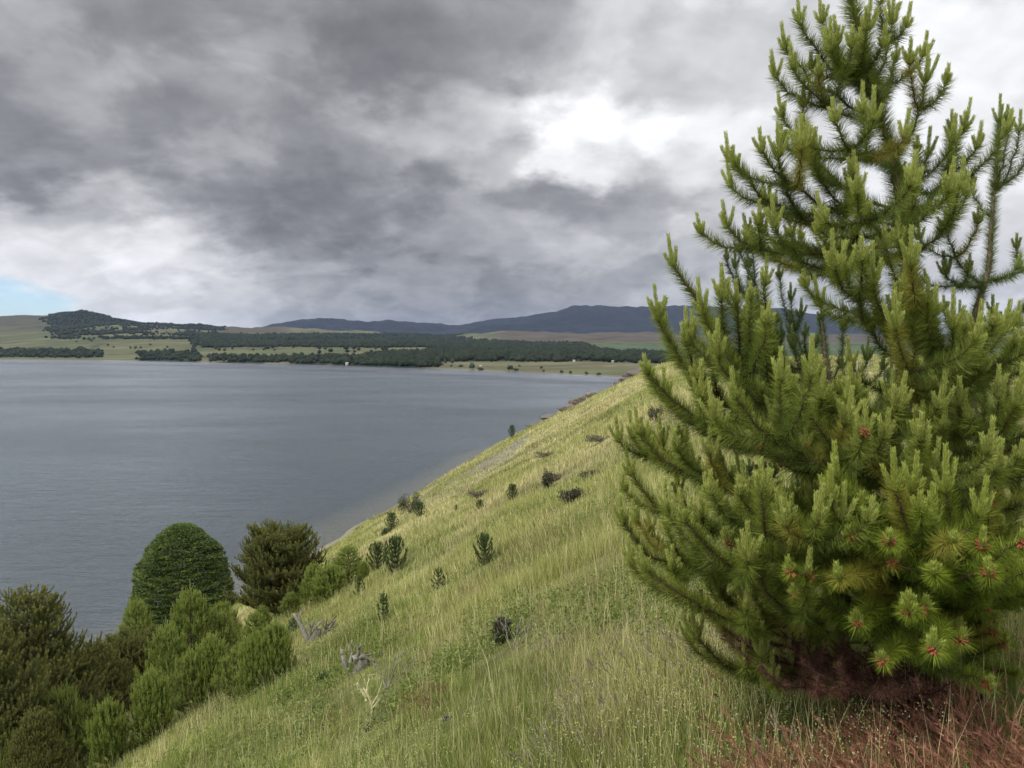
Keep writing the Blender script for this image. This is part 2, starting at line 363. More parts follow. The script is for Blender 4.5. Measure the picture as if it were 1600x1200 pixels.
ridged = 1 - np.abs(2 * fbm(FX / 900, FY / 1500, 81, 5) - 1)
FZ = FZ + (ridged - .75) * 210 * sstep(7.0, 7.7, S) * (1 - .85 * sstep(7.85, 8.0, S)) + (fbm(FX / 90, FY / 300, 91, 3) - .5) * 16 * sstep(7.6, 8, S)
FPX, FPY = pix_of(FX, FY, FZ)
FIELD = np.array([.078, .088, .043]); TAN = np.array([.118, .106, .064]); WOODC = np.array([.015, .021, .012]); BROWN = np.array([.062, .050, .040]); MOUNT = np.array([.008, .011, .014])  # field and wood colours darkened to include cloud shadow over the far land
def ell(x, y, cx, cy, rx, ry): return np.exp(-(((x - cx) / rx) ** 2 + ((y - cy) / ry) ** 2))
def woods(px, py, X, Y):
    'how wooded the far land is (0..1): belts along the shore, the dark hill on the left, the long forest right of it'
    nz = (fbm(X / 260, Y / 300, 101, 4) - .5); n2 = (fbm(X / 70, Y / 110, 111, 3) - .5)
    f = np.zeros_like(px)
    f = np.maximum(f, sstep(66, 95, px + nz * 40) * (1 - sstep(330, 360, px)) * (1 - sstep(521, 527, py + nz * 14 - (px - 200) * .02)) * (1 - .9 * ell(px, py, 150, 514, 12, 7)) * (1 - .8 * sstep(225, 240, px) * sstep(508, 511, py) * (1 - sstep(262, 300, px))))
    f = np.maximum(f, sstep(290, 330, px + nz * 50) * (1 - sstep(690, 730, px)) * sstep(521, 524, py) * (1 - sstep(546, 552, py + nz * 22)))
    f = np.maximum(f, sstep(60, 90, px) * (1 - sstep(480, 520, px)) * sstep(526, 528, py) * (1 - sstep(529, 531, py)) * .6)
    lo = np.interp(px, [540, 700, 900, 1000, 1100, 1600], [573, 565, 564, 566, 567, 572]); hi = np.interp(px, [540, 700, 800, 900, 1000, 1100, 1600], [536, 528, 536, 541, 553, 561, 566])
    f = np.maximum(f, sstep(540, 570, px) * sstep(-2, 1, py - hi + nz * 12) * (1 - sstep(-2, 1, py - lo + nz * 8)))
    f = np.maximum(f, (1 - sstep(150, 165, px)) * sstep(546, 549, py + n2 * 6) * (1 - sstep(557, 560, py)) * .95)
    f = np.maximum(f, sstep(212, 222, px) * (1 - sstep(300, 320, px)) * sstep(550, 553, py + n2 * 8) * .9)
    f = np.maximum(f, sstep(320, 340, px) * (1 - sstep(675, 700, px)) * sstep(551, 555, py + nz * 14) * sstep(-.13, .06, n2 + .08))
    f = f * (1 - ell(px, py, 465, 549, 34, 8)) * (1 - ell(px, py, 395, 555, 44, 7)) * (1 - ell(px, py, 640, 547, 46, 7)) * (1 - .9 * ell(px, py, 560, 556, 30, 4)) * (1 - .9 * ell(px, py, 345, 551, 24, 5)) * (1 - .7 * ell(px, py, 350, 517, 40, 3.5))
    f = f * (1 - sstep(.50, .60, fbm(X / 330 + 3, Y / 520, 107, 3)) * sstep(290, 320, px) * (1 - sstep(700, 760, px)) * sstep(540, 544, py) * .97)
    f = f * (1 - sstep(.55, .66, fbm(X / 200, Y / 600, 109, 3)) * (1 - sstep(330, 360, px)) * (py < 530) * .9)
    return f
fw = woods(FPX, FPY, FX, FY) * (S < 6.0)
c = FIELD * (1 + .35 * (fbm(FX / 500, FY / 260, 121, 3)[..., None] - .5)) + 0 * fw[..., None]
def mixc(c, k, w_): w_ = np.clip(w_, 0, 1)[..., None]; return c * (1 - w_) + k * w_
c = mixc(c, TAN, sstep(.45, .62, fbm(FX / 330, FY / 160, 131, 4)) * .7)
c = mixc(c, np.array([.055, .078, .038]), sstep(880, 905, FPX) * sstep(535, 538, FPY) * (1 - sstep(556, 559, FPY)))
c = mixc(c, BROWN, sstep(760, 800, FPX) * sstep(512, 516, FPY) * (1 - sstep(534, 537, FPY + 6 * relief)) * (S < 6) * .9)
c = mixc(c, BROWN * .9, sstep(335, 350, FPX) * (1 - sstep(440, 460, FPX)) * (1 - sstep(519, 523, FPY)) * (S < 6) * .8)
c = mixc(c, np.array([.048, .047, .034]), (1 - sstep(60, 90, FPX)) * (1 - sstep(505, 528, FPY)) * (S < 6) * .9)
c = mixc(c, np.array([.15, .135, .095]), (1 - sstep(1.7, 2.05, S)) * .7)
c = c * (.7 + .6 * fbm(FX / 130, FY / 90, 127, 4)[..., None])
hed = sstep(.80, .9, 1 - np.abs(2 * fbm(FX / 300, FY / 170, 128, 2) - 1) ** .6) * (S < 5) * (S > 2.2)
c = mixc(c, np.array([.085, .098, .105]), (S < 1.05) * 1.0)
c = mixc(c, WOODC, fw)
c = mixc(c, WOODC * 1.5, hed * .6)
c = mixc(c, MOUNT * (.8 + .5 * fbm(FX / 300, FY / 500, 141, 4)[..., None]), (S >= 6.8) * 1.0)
cut = sum(steps[:6]) + 8
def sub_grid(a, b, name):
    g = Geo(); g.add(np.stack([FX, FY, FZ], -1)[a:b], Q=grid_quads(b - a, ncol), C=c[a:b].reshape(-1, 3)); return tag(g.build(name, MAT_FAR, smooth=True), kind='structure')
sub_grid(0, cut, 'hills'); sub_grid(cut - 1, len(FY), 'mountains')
# distant woodland: one mass of small crowns standing on the far land
def crowns(g, P, h, wd, C, r):
    n_ = len(P); k = 5; a = np.linspace(0, 2 * np.pi, k, endpoint=False)[None] + r.rand(n_, 1) * 6
    def ring(zf, rf):
        rr = wd[:, None] * rf * (.75 + .5 * r.rand(n_, k)); return np.stack([P[:, :1] + np.cos(a) * rr, P[:, 1:2] + np.sin(a) * rr, P[:, 2:] + (h[:, None] * (zf + .12 * (r.rand(n_, k) - .5)))], -1)
    V = np.concatenate([P[:, None] + np.array([0, 0, -.5]), ring(.28, .5), ring(.62, .42), (P + np.stack([0 * h, 0 * h, h], -1))[:, None]], 1)
    b = np.arange(n_)[:, None, None] * (2 * k + 2); j = np.arange(k); j2 = (j + 1) % k
    T = np.concatenate([np.stack([0 * j, 1 + j2, 1 + j], -1), np.stack([1 + j, 1 + j2, 1 + k + j], -1), np.stack([1 + j2, 1 + k + j2, 1 + k + j], -1), np.stack([1 + k + j, 1 + k + j2, 0 * j + 2 * k + 1], -1)])
    C = np.repeat(C[:, None], 2 * k + 2, 1); g.add(V, T=(T[None] + b).reshape(-1, 3), C=C.reshape(-1, 3))
r = rs(5); NT = 110000
ri = r.rand(NT) * (sum(steps[:6]) - 6) + 6; ci = r.rand(NT) * (ncol - 2)
a0, b0 = ri.astype(int), ci.astype(int); fr_, fc = ri - a0, ci - b0
def bil(A): return (A[a0, b0] * (1 - fr_) + A[a0 + 1, b0] * fr_) * (1 - fc) + (A[a0, b0 + 1] * (1 - fr_) + A[a0 + 1, b0 + 1] * fr_) * fc
X_, Y_, Z_ = bil(FX), bil(FY), bil(FZ); px_, py_ = pix_of(X_, Y_, Z_); f_ = woods(px_, py_, X_, Y_)
keep = (f_ > r.rand(NT)) & (px_ < 1150) & (px_ > -200)
P_ = np.stack([X_, Y_, Z_], -1)[keep]; h_ = (5 + 5 * r.rand(keep.sum())) * (1 + Y_[keep] / 9000)
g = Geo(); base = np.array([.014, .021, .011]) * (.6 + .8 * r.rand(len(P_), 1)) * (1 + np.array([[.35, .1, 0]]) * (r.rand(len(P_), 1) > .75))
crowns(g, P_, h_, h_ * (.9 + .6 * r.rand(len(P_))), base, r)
tag(g.build('woodland', MAT_FAR), 'dark woodland covering the far hills and the opposite lake shore', 'woodland', kind='stuff')
# single trees standing free on the far fields and along the far shore
def far_ground(px, py):
    j = int(np.clip((px + 380) / 2460 * (ncol - 1), 0, ncol - 1)); colp = FPY[:sum(steps[:6]), j]; i = int(np.argmin(np.abs(colp - py)))
    return np.array([FX[i, j], FY[i, j], FZ[i, j]])
def lone_tree(px, py, hpx, label, group=None, wf=.8, col=(.035, .055, .025), seed=0):
    p = far_ground(px, py); r = rs(900 + seed); Hh = hpx / F * p[1]
    e = empty('lone_tree', p, label, 'tree', group)
    g = Geo(); tube(g, [(0, 0, -.4), (0, 0, Hh * .5)], [Hh * .035, Hh * .015], (.08, .06, .045), 5); g.build('trunk', MAT_WOOD, e)
    g = Geo(); nn = 14; th = r.rand(nn) * 6.28; rr = np.sqrt(r.rand(nn)) * Hh * wf * .33; zc = Hh * (.12 + .5 * r.rand(nn) * (1 - rr / (Hh * wf * .36) * .5))
    crowns(g, np.stack([np.cos(th) * rr, np.sin(th) * rr, zc], -1), Hh * (.3 + .12 * r.rand(nn)), Hh * wf * (.28 + .1 * r.rand(nn)), np.array(col) * (.7 + .6 * r.rand(nn, 1)), r)
    g.build('crown', MAT_LEAF, e); return e
lone = [(170, 541, 6), (178, 544, 5), (205, 545, 6), (213, 546, 7), (222, 545, 6), (237, 540, 5), (122, 536, 5), (145, 534, 6), (141, 532, 7), (262, 544, 5), (430, 549, 6), (352, 556, 7), (372, 559, 6), (445, 556, 5), (690, 571, 6), (705, 573, 5), (812, 573, 4), (846, 576, 5), (878, 583, 6), (892, 584, 6), (917, 585, 6), (850, 581, 5), (655, 566, 7), (622, 552, 5)]
for i, (a_, b_, h_) in enumerate(lone):
    if a_ < 680: lone_tree(a_, b_, h_, 'small dark tree standing alone on the pale fields of the far shore', 'single trees on the far fields', .9, seed=i)
    else: lone_tree(a_, b_, h_, 'small dark bush on the pale pasture beside the bay at the lake end', 'bushes on the pasture by the bay', 1.2, seed=i)
for i, (a_, b_, h_, wf, lb) in enumerate([(695, 568, 8, .9, 'left one of two small trees near the far shore beside the forest edge'), (708, 569, 10, .8, 'right one of two small trees near the far shore beside the forest edge'),
        (739, 577, 13, .9, 'tall round dark tree by the water near the middle of the far shore'), (752, 579, 7, 1.6, 'low dark shrub right beside the tall round tree on the far shore'),
        (798, 579, 11, 1.0, 'larger dark tree at the water edge of the far pasture'), (808, 580, 7, 1.5, 'low spreading bush right of the larger dark tree at the far water edge'),
        (937, 586, 5, 2.2, 'wide low dark bush where the far shore meets the near hillside'), (720, 575, 7, 1.3, 'dark bush just left of the tall round tree on the far shore')]):
    lone_tree(a_, b_, h_, lb, None, wf, seed=50 + i)
def house(px, py, wpx, label):
    p = far_ground(px, py); w_ = wpx / F * p[1]; d = w_ * .7; h = w_ * .35
    e = empty('house', p, label, 'house'); g = Geo()
    w_ *= .7; V = np.array([(x, y, z) for z in (-.5, h) for x, y in ((-w_ / 2, -d / 2), (w_ / 2, -d / 2), (w_ / 2, d / 2), (-w_ / 2, d / 2))] + [(-w_ / 2 * .98, 0, h * 1.7), (w_ / 2 * .98, 0, h * 1.7)])
    g.add(V, Q=[(0, 1, 5, 4), (1, 2, 6, 5), (2, 3, 7, 6), (3, 0, 4, 7)], T=[(4, 8, 7), (5, 6, 9)], C=(.45, .44, .41)); g.build('wall', MAT_WALL, e)
    g = Geo(); o_ = .3
    V = np.array([(-w_ / 2 - o_, -d / 2 - o_, h), (w_ / 2 + o_, -d / 2 - o_, h), (w_ / 2 + o_, 0, h * 1.75), (-w_ / 2 - o_, 0, h * 1.75), (w_ / 2 + o_, d / 2 + o_, h), (-w_ / 2 - o_, d / 2 + o_, h)]); V2 = V + np.array([0, 0, .25])
    g.add(np.concatenate([V, V2]), Q=[(0, 1, 2, 3), (3, 2, 4, 5), (6, 7, 8, 9), (9, 8, 10, 11), (0, 1, 7, 6), (5, 4, 10, 11), (0, 3, 9, 6), (3, 5, 11, 9), (1, 2, 8, 7), (2, 4, 10, 8)], C=(.40, .40, .41)); g.build('roof', MAT_WALL, e)
    for k in (-.25, .2):
        g = Geo(); x0 = w_ * k; g.add([(x0, -d / 2 - .05, h * .35), (x0 + w_ * .14, -d / 2 - .05, h * .35), (x0 + w_ * .14, -d / 2 - .05, h * .8), (x0, -d / 2 - .05, h * .8), (x0, -d / 2, h * .35), (x0 + w_ * .14, -d / 2, h * .35), (x0 + w_ * .14, -d / 2, h * .8), (x0, -d / 2, h * .8)], Q=[(0, 1, 2, 3), (0, 1, 5, 4), (1, 2, 6, 5), (2, 3, 7, 6), (3, 0, 4, 7)], C=(.05, .06, .07)); g.build('window', MAT_WALL, e)
    return e
house(958, 566, 5, 'small white house in the far fields nearest to the near hillside')
house(898, 565, 5, 'small pale house at the lower edge of the long dark forest belt')
house(543, 570, 6, 'pale lakeside house at the foot of the dark far woodland')
house(751, 573, 4, 'tiny pale house on the pasture behind the far shore trees')

# ---------------------------------------------------------------- the air between here and the mountains
m = newmat('air'); t = m.node_tree; out = t.nodes.new('ShaderNodeOutputMaterial'); v = t.nodes.new('ShaderNodeVolumePrincipled')
v.inputs['Color'].default_value = (.46, .60, .92, 1); v.inputs['Density'].default_value = 2.2e-5; v.inputs['Anisotropy'].default_value = 0.0
t.links.new(v.outputs[0], out.inputs['Volume'])
g = Geo(); a_, b_, c_ = 12500, -300, 14800; z0, z1 = -75, 620
V = np.array([(x, y, z) for z in (z0, z1) for x, y in ((-a_, b_), (a_ + 3500, b_), (a_ + 3500, c_), (-a_, c_))])
g.add(V, Q=[(0, 3, 2, 1), (4, 5, 6, 7), (0, 1, 5, 4), (1, 2, 6, 5), (2, 3, 7, 6), (3, 0, 4, 7)])
tag(g.build('haze', m), 'thin bluish air softening the far hills and mountains', 'haze', kind='stuff')
# ---------------------------------------------------------------- conifers
UP = np.array([0, 0, 1.0])
class Limb:
    def __init__(s): s.wood = Geo(); s.needles = Geo(); s.new = Geo(); s.cones = []; s.nc = 0
def style(**k):
    d = dict(dens=900, nl=.060, nw=.0022, ret=.75, old=(.045, .085, .022), tipc=(.13, .185, .045), cand=(.20, .27, .075), cand2=(.26, .34, .12), canL=.13, canR=.012, cdens=1500, ncan=4, bark=(.10, .062, .042), yel=.12, seg=5, red=0.0, lift=.35, space=.26, minL=.12)
    d.update(k); return d
def sample(pts, n, r, t0=0.0, t1=1.0):
    seg = np.linalg.norm(np.diff(pts, axis=0), axis=1); cum = np.concatenate([[0], np.cumsum(seg)]); L = cum[-1]
    s = (t0 + (t1 - t0) * r.rand(n)) * L; i = np.clip(np.searchsorted(cum, s) - 1, 0, len(seg) - 1); f = (s - cum[i]) / np.maximum(seg[i], 1e-9)
    return pts[i] * (1 - f[:, None]) + pts[i + 1] * f[:, None], norm(pts[i + 1] - pts[i]), s / L, L
def radial(D, r):
    n = len(D); q = norm(r.normal(size=(n, 3))); q = q - (q * D).sum(1, keepdims=True) * D; return norm(q)
def clothe(lb, pts, st, r, t0, vig=1.0):
    'bottle-brush needles along a shoot'
    _, _, _, L = sample(pts, 1, r); n = int(st['dens'] * L * (1 - t0)) + 6
    P, D, s, L = sample(pts, n, r, t0, 1.0); Q = radial(D, r)
    fw = .38 + .5 * r.rand(n, 1) + .35 * (s[:, None] > .9); dirs = norm(Q + D * fw)
    fresh = np.clip(s[:, None] * .7 + .3 * r.rand(n, 1), 0, 1) ** 1.5
    c = np.array(st['old']) * (1 - fresh) + np.array(st['tipc']) * fresh; c = c * (.55 + .9 * r.rand(n, 1))
    if r.rand() < st['yel']: c = c * .35 + np.array([.30, .27, .05]) * .65 * (.7 + .6 * r.rand(n, 1))
    blades(lb.needles, P, dirs, st['nl'] * vig * (.75 + .4 * r.rand(n)), st['nw'], c * .8, r, c * 1.15)
def candle(lb, p, d, L, R_, st, r):
    'upright new shoot: pale axis packed with short needles'
    lb.nc += 1; d = norm(d); bend = norm(d + UP * .6)
    pts = bez(p, p + d * L * .35, p + d * L * .35 + bend * L * .3, p + d * L * .3 + bend * L * .7, 5)
    tube(lb.new, pts, np.linspace(R_ * .42, R_ * .25, 5), np.array(st['cand']) * .8, 5)
    n = int(st['cdens'] * L) + 10; P, D, s, _ = sample(pts, n, r); Q = radial(D, r)
    dirs = norm(Q * (.62 - .30 * s[:, None]) + D); mixv = r.rand(n, 1)
    c = (np.array(st['cand']) * (1 - mixv) + np.array(st['cand2']) * mixv) * (.8 + .4 * r.rand(n, 1))
    blades(lb.new, P + Q * R_ * .45, dirs, R_ * 1.55 * (1 - .45 * s) * (.8 + .4 * r.rand(n)), st['nw'] * 1.05, c * .8, r, c * 1.1)
def whorl(lb, p, T, st, r, size=1.0):
    k = max(2, int(round(st['ncan'] + r.normal() * 1.1))); main = norm(T * .45 + UP * .75); Lc = st['canL'] * size * (.6 + .75 * r.rand())
    candle(lb, p, main, Lc * 1.15, st['canR'], st, r)
    a0 = r.rand() * 6.28; S1 = norm(np.cross(main, [1, .2, .1])); S2 = np.cross(main, S1)
    for i in range(k - 1):
        a = a0 + i * 6.28 / (k - 1) + r.normal() * .2; o = np.cos(a) * S1 + np.sin(a) * S2
        candle(lb, p + o * .008, norm(main + o * (.45 + .25 * r.rand())), Lc * (.45 + .4 * r.rand()), st['canR'] * .92, st, r)
    if r.rand() < st['red']: lb.cones.append((p - T * .01, norm(T + UP * .3)))
def shoot(lb, p0, p3, st, r, rad, depth, size=1.0, side=True, bare=0.0, d0=None):
    'one axis from p0 to p3, leaving outwards and turning up, with side shoots'
    v = p3 - p0; L = np.linalg.norm(v)
    if L < .03: return
    hv = v * np.array([1, 1, .35]); d0_ = norm(hv) if d0 is None else norm(d0)
    pts = bez(p0, p0 + d0_ * L * .38, p3 - norm(UP * (.4 + st['lift']) + norm(v) * .6) * L * .28, p3, 9)
    pts[1:-1] += r.normal(size=(7, 3)) * L * .012
    tube(lb.wood, pts, np.linspace(rad, max(rad * .3, .0028), 9), st['bark'], st['seg'])
    t0 = max(bare, 1 - st['ret'] / max(L, .01)); t0 = min(max(t0, 0), .85)
    clothe(lb, pts, st, r, t0)
    T = norm(pts[-1] - pts[-2]); whorl(lb, pts[-1], T, st, r, size)
    if not side or depth <= 0: return
    nodes = max(1, int(L / st['space']))
    for k in range(nodes):
        t = .22 + .60 * (k + .5 + r.normal() * .12) / nodes
        if t < bare * .8: continue
        i = min(int(t * 8), 7); f = t * 8 - i; p = pts[i] * (1 - f) + pts[i + 1] * f; T = norm(pts[i + 1] - pts[i])
        Sd = norm(np.cross(T, UP) + r.normal(size=3) * .15)
        for sg in (-1, 1):
            if r.rand() < .15: continue
            ls = ((1 - t) * L * .62 + st['minL']) * (.7 + .5 * r.rand())
            ls = min(ls, st.get('cap', .46))
            q = p + (T * .62 + Sd * sg * .75 + UP * (.10 + .35 * r.rand())) * ls
            shoot(lb, p, q, st, r, max(rad * .45, .003), depth - 1, size * .85, side=depth > 1 and ls > .24)
        if r.rand() < .25:
            ls = ((1 - t) * L * .35 + .08); q = p + (T * .45 + UP * .85 + r.normal(size=3) * .2) * ls
            shoot(lb, p, q, st, r, max(rad * .35, .003), 0, size * .8, side=False)
def trunk_at(tp, z):
    zs = tp[:, 2]; return np.array([np.interp(z, zs, tp[:, 0]), np.interp(z, zs, tp[:, 1]), z])
def pollen(p, d, r):
    g = Geo(); n_ = 26
    for k in range(n_):
        q = norm(r.normal(size=3) + d * .8); L = .016 + .012 * r.rand(); base_ = p + q * .010
        pts = np.array([base_, base_ + q * L * .5, base_ + q * L]); cc = np.array([.36, .095, .06]) * (.7 + .6 * r.rand())
        tube(g, pts, [.004, .0055, .003], cc, 5)
    return g
# ------- the big pine in the right foreground
st = style(dens=1900, nl=.092, nw=.0032, ret=.9, red=0.0, ncan=4.6, canL=.165, canR=.0175, cdens=2000, yel=.10, space=.42, minL=.14, old=(.080, .122, .022), tipc=(.23, .275, .042), cand=(.34, .39, .085), cand2=(.44, .48, .15))
r = rs(11)
TY = 5.2
tk = [at(1535, 1085, TY), at(1512, 900, TY), at(1488, 720, TY), at(1462, 550, TY), at(1418, 400, TY), at(1394, 250, TY), at(1355, 100, TY), at(1330, 0, TY), at(1322, -70, TY)]
tk[0][2] = float(H(tk[0][0], tk[0][1])) - .1
tk = np.array(tk)[np.argsort([q[2] for q in tk])]
pine = empty('pine_tree', tk[0] + [0, 0, .1], 'big bright green young pine filling the right side of the picture, with upright new shoots', 'pine tree')
O = np.array(pine.location)
def add_limb(lb, parent, O, label=None, name='branch', needle_mat=MAT_NEEDLE):
    b = lb.wood.build(name, MAT_WOOD, parent, O)
    if label: b['label'] = label
    if lb.nc < 40 and lb.new.n and lb.needles.n:
        lb.needles.T += [t_ + lb.needles.n for t_ in lb.new.T]; lb.needles.Q += [q_ + lb.needles.n for q_ in lb.new.Q]; lb.needles.V += lb.new.V; lb.needles.C += lb.new.C; lb.new = Geo()
    if lb.needles.n: lb.needles.build('needles', needle_mat, b, O)
    if lb.new.n: lb.new.build('new_shoots', needle_mat, b, O)
    for (p, d) in lb.cones: pollen(p, d, r).build('pollen_cones', MAT_NEEDLE, b, O)
g = Geo(); tube(g, tk, [.060, .052, .042, .034, .025, .018, .013, .010, .007], (.13, .085, .055), 10); g.build('trunk', MAT_WOOD, pine, O, smooth=True)
lead = Limb(); clothe(lead, tk[2:], dict(st, dens=4200, nl=.115), r, .0); whorl(lead, tk[-1], UP, st, r, 1.3)
add_limb(lead, pine, O, name='leader')
# (tip px, tip py, tip distance, trunk height as px y where the limb leaves, sub-levels)
DROP = set()
B = [
 # left outline, bottom to top
 (1090, 958, 4.5, 1010, 1), (1102, 915, 4.7, 990, 2), (975, 778, 4.6, 905, 2), (1010, 850, 4.2, 940, 2), (985, 705, 5.0, 830, 2), (1000, 640, 4.8, 800, 2), (1012, 545, 4.7, 745, 2),
 (1030, 465, 5.0, 780, 2), (1052, 378, 4.9, 770, 2), (1098, 450, 4.5, 760, 2), (1135, 430, 5.2, 760, 1), (1150, 575, 3.9, 740, 2), (1265, 600, 3.9, 730, 1),
 (1305, 378, 4.3, 520, 1), (1330, 560, 4.2, 660, 1), (1190, 720, 3.7, 850, 2), (1070, 770, 4.0, 890, 2),
 # crown top
 (1137, 318, 5.0, 385, 1), (1150, 222, 5.1, 380, 1), (1192, 198, 4.8, 350, 1), (1222, 148, 5.4, 330, 1), (1228, 40, 5.2, 180, 0), (1240, 70, 5.0, 200, 1), (1250, -5, 5.0, 150, 0), (1285, 0, 5.3, 140, 0), (1300, 40, 4.9, 150, 1), (1345, 45, 4.9, 150, 1),
 (1395, 0, 5.1, 130, 1), (1400, 60, 5.5, 160, 1), (1447, 92, 5.2, 250, 1), (1305, 150, 4.6, 260, 1), (1430, 250, 4.5, 345, 1), (1450, 208, 5.4, 310, 1), (1508, 168, 5.4, 350, 1), (1340, 260, 4.3, 380, 1),
 (1405, 330, 4.3, 540, 0), (1385, 350, 4.5, 560, 0), (1425, 370, 4.2, 580, 0), (1450, 430, 4.3, 620, 1), (1400, 470, 4.1, 640, 1), (1490, 470, 4.4, 640, 1), (1365, 400, 4.2, 520, 0), (1510, 270, 5.0, 400, 1), (1215, 375, 6.0, 392, 1), (1290, 365, 6.2, 392, 1), (1250, 390, 5.8, 400, 1),
 # towards the camera and the right edge
 (1300, 730, 3.6, 860, 2), (1400, 715, 3.5, 850, 1), (1440, 640, 3.8, 760, 1), (1500, 590, 4.2, 700, 1), (1530, 480, 4.4, 620, 1), (1590, 470, 4.6, 640, 1), (1650, 500, 4.8, 620, 2), (1590, 590, 4.1, 720, 1),
 (1630, 640, 4.2, 760, 2), (1560, 690, 3.9, 800, 1), (1480, 720, 3.6, 830, 1), (1235, 870, 3.6, 960, 1), (1310, 880, 3.4, 980, 1), (1390, 820, 3.3, 930, 1), (1460, 870, 3.3, 980, 1), (1535, 830, 3.4, 940, 1), (1545, 870, 3.3, 990, 0),
 (1340, 950, 3.5, 1010, 1), (1420, 930, 3.3, 1010, 0), (1640, 790, 3.9, 880, 2), (1680, 690, 4.6, 800, 2), (1180, 830, 3.9, 930, 2), (1600, 880, 4.4, 960, 2), (1460, 990, 3.2, 1030, 0), (1380, 1010, 3.5, 1040, 1), (1250, 960, 4.1, 1010, 1),
 (1280, 640, 6.2, 760, 2), (1400, 600, 6.3, 720, 2), (1600, 560, 6.3, 700, 2), (1500, 700, 6.5, 800, 1),
]
for i, (px, py, Y, pb, dep) in enumerate(B):
    if i in DROP: continue
    lb = Limb(); tip = at(px, py, Y); zb = at(1450, pb, TY)[2]; p0 = trunk_at(tk, zb)
    red_zone = (py > 770 and px > 1150) or (500 < py < 620 and px > 1180 and i % 3 == 0)
    stt = dict(st, red=.55 if red_zone else 0.0, yel=.07 if py < 350 else .16)
    if py > 690 and px > 1200: stt.update(tipc=(.23, .29, .03), old=(.07, .125, .015), cand=(.30, .37, .05), ncan=4)
    if py > 800 and px > 1200: stt.update(canL=.075, lift=-.55, ncan=3)
    tip2 = tip - UP * stt['canL'] * .9
    shoot(lb, p0, tip2, stt, r, .005 + .0065 * np.linalg.norm(tip2 - p0), 2 if dep == 2 and i % 5 == 0 else min(dep, 1), 1.0)
    add_limb(lb, pine, O)
# dead brown lower limbs
dst = style(dens=700, nl=.06, old=(.10, .045, .03), tipc=(.15, .07, .05), cand=(.12, .06, .04), cand2=(.16, .08, .06), canL=.02, ncan=1, cdens=100, bark=(.045, .03, .025), yel=0, ret=.6, lift=-.1)
for (px, py, Y, pb) in [(1190, 1045, 4.0, 1070), (1230, 1010, 4.2, 1050), (1160, 1000, 4.3, 1060), (1310, 1040, 3.8, 1060)]:
    lb = Limb(); p0 = trunk_at(tk, at(1500, pb, TY)[2]); shoot(lb, p0, at(px, py, Y), dst, r, .012, 1, 1, d0=at(px, py + 40, Y) - p0); add_limb(lb, pine, O, 'dead brown lower branch with dry needles')
# ------- generic conifer
def make_conifer(root, Hh, Wd, st, r, gap=.35, n_whorl=5, sub=1, low=.06, shape=1.0, rise=.35):
    'trunk, crown of whorled limbs (one mesh) and new shoots'
    tpts = np.array([[0, 0, -.15], [Hh * .01, 0, Hh * .3], [-Hh * .01, Hh * .01, Hh * .6], [0, 0, Hh]])
    g = Geo(); tube(g, tpts, [Hh * .018, Hh * .014, Hh * .009, .006], st['bark'], 6); g.build('trunk', MAT_WOOD, root)
    lb = Limb(); top = np.linspace(tpts[2], tpts[3], 6); clothe(lb, top, st, r, 0); whorl(lb, tpts[3], UP, st, r, 1.3)
    z = Hh * low
    while z < Hh * .93:
        f = z / Hh; W = Wd * .5 * (1 - f) ** shape * (1 if f > .12 else .8); m_ = n_whorl
        a0 = r.rand() * 6.28
        for k in range(m_):
            a = a0 + k * 6.28 / m_ + r.normal() * .15; Lb = max(W * (.75 + .4 * r.rand()), .08)
            p0 = trunk_at(tpts, z); tip = p0 + np.array([math.cos(a) * Lb, math.sin(a) * Lb, Lb * (rise + .3 * f + .15 * r.normal()) + .04])
            shoot(lb, p0, tip, st, r, .004 + Lb * .012, sub, .9)
        z += gap * (1 - .35 * f) * (.85 + .3 * r.rand())
    lb.wood.build('branches', MAT_WOOD, root); lb.needles.build('crown', MAT_NEEDLE, root); lb.new.build('new_shoots', MAT_NEEDLE, root)
def copy_tree(o, loc, label, rz=0, s=1.0, group=None, parent=None, sz=None):
    c = o.copy(); COL.objects.link(c)
    if parent is None:
        c.location = tuple(loc); c.rotation_euler = (0, 0, rz); c.scale = (s, s, sz or s); c['label'] = label
        if group: c['group'] = group
    else: c.parent = parent
    for ch in list(o.children): copy_tree(ch, None, None, parent=c)
    return c
def spot(px, py):
    'point of the hillside seen at a pixel'
    return on_ground(px, py) - [0, 0, .04]
def fit(o, px, base, top, nat, w_=1.0):
    'place a tree of natural height nat so that its foot and top sit where the photo has them'
    p = spot(px, base); o.location = tuple(p); _, v = uv_of(px, top); k = max((v * p[1] - p[2]) / nat, .1) * (1.22 if nat < 1.2 else 1.04); o.scale = (k * w_, k * w_, k); return o
def stand(px, Y):
    u, _ = uv_of(px, 700); return np.array([u * Y, Y, float(H(u * Y, Y)) - .04])
# ---------------------------------------------------------------- second pine behind on the right, third pine behind on the left
st2 = dict(st, dens=1400, yel=.05, nl=.085, cand=(.22, .29, .08), tipc=(.15, .215, .045)); r = rs(23)
def traced_pine(root, tk, rad, limbs, st, r, red=0):
    O = np.array(root.location); g = Geo(); tube(g, tk, rad, (.16, .12, .08), 8); g.build('trunk', MAT_WOOD, root, O, smooth=True)
    lead = Limb(); clothe(lead, tk[1:], dict(st, dens=3000), r, .1); whorl(lead, tk[-1], UP, st, r, 1.2)
    lead.wood.V or tube(lead.wood, tk[-2:], [.006, .004], st['bark'], 5); add_limb(lead, root, O, name='leader')
    for (px, py, Y, pb, dep) in limbs:
        lb = Limb(); p0 = trunk_at(tk, at(1500, pb, tk[0][1])[2]); tip = at(px, py, Y) - UP * st['canL'] * .9
        shoot(lb, p0, tip, st, r, .004 + .0055 * np.linalg.norm(tip - p0), dep, 1.0); add_limb(lb, root, O)
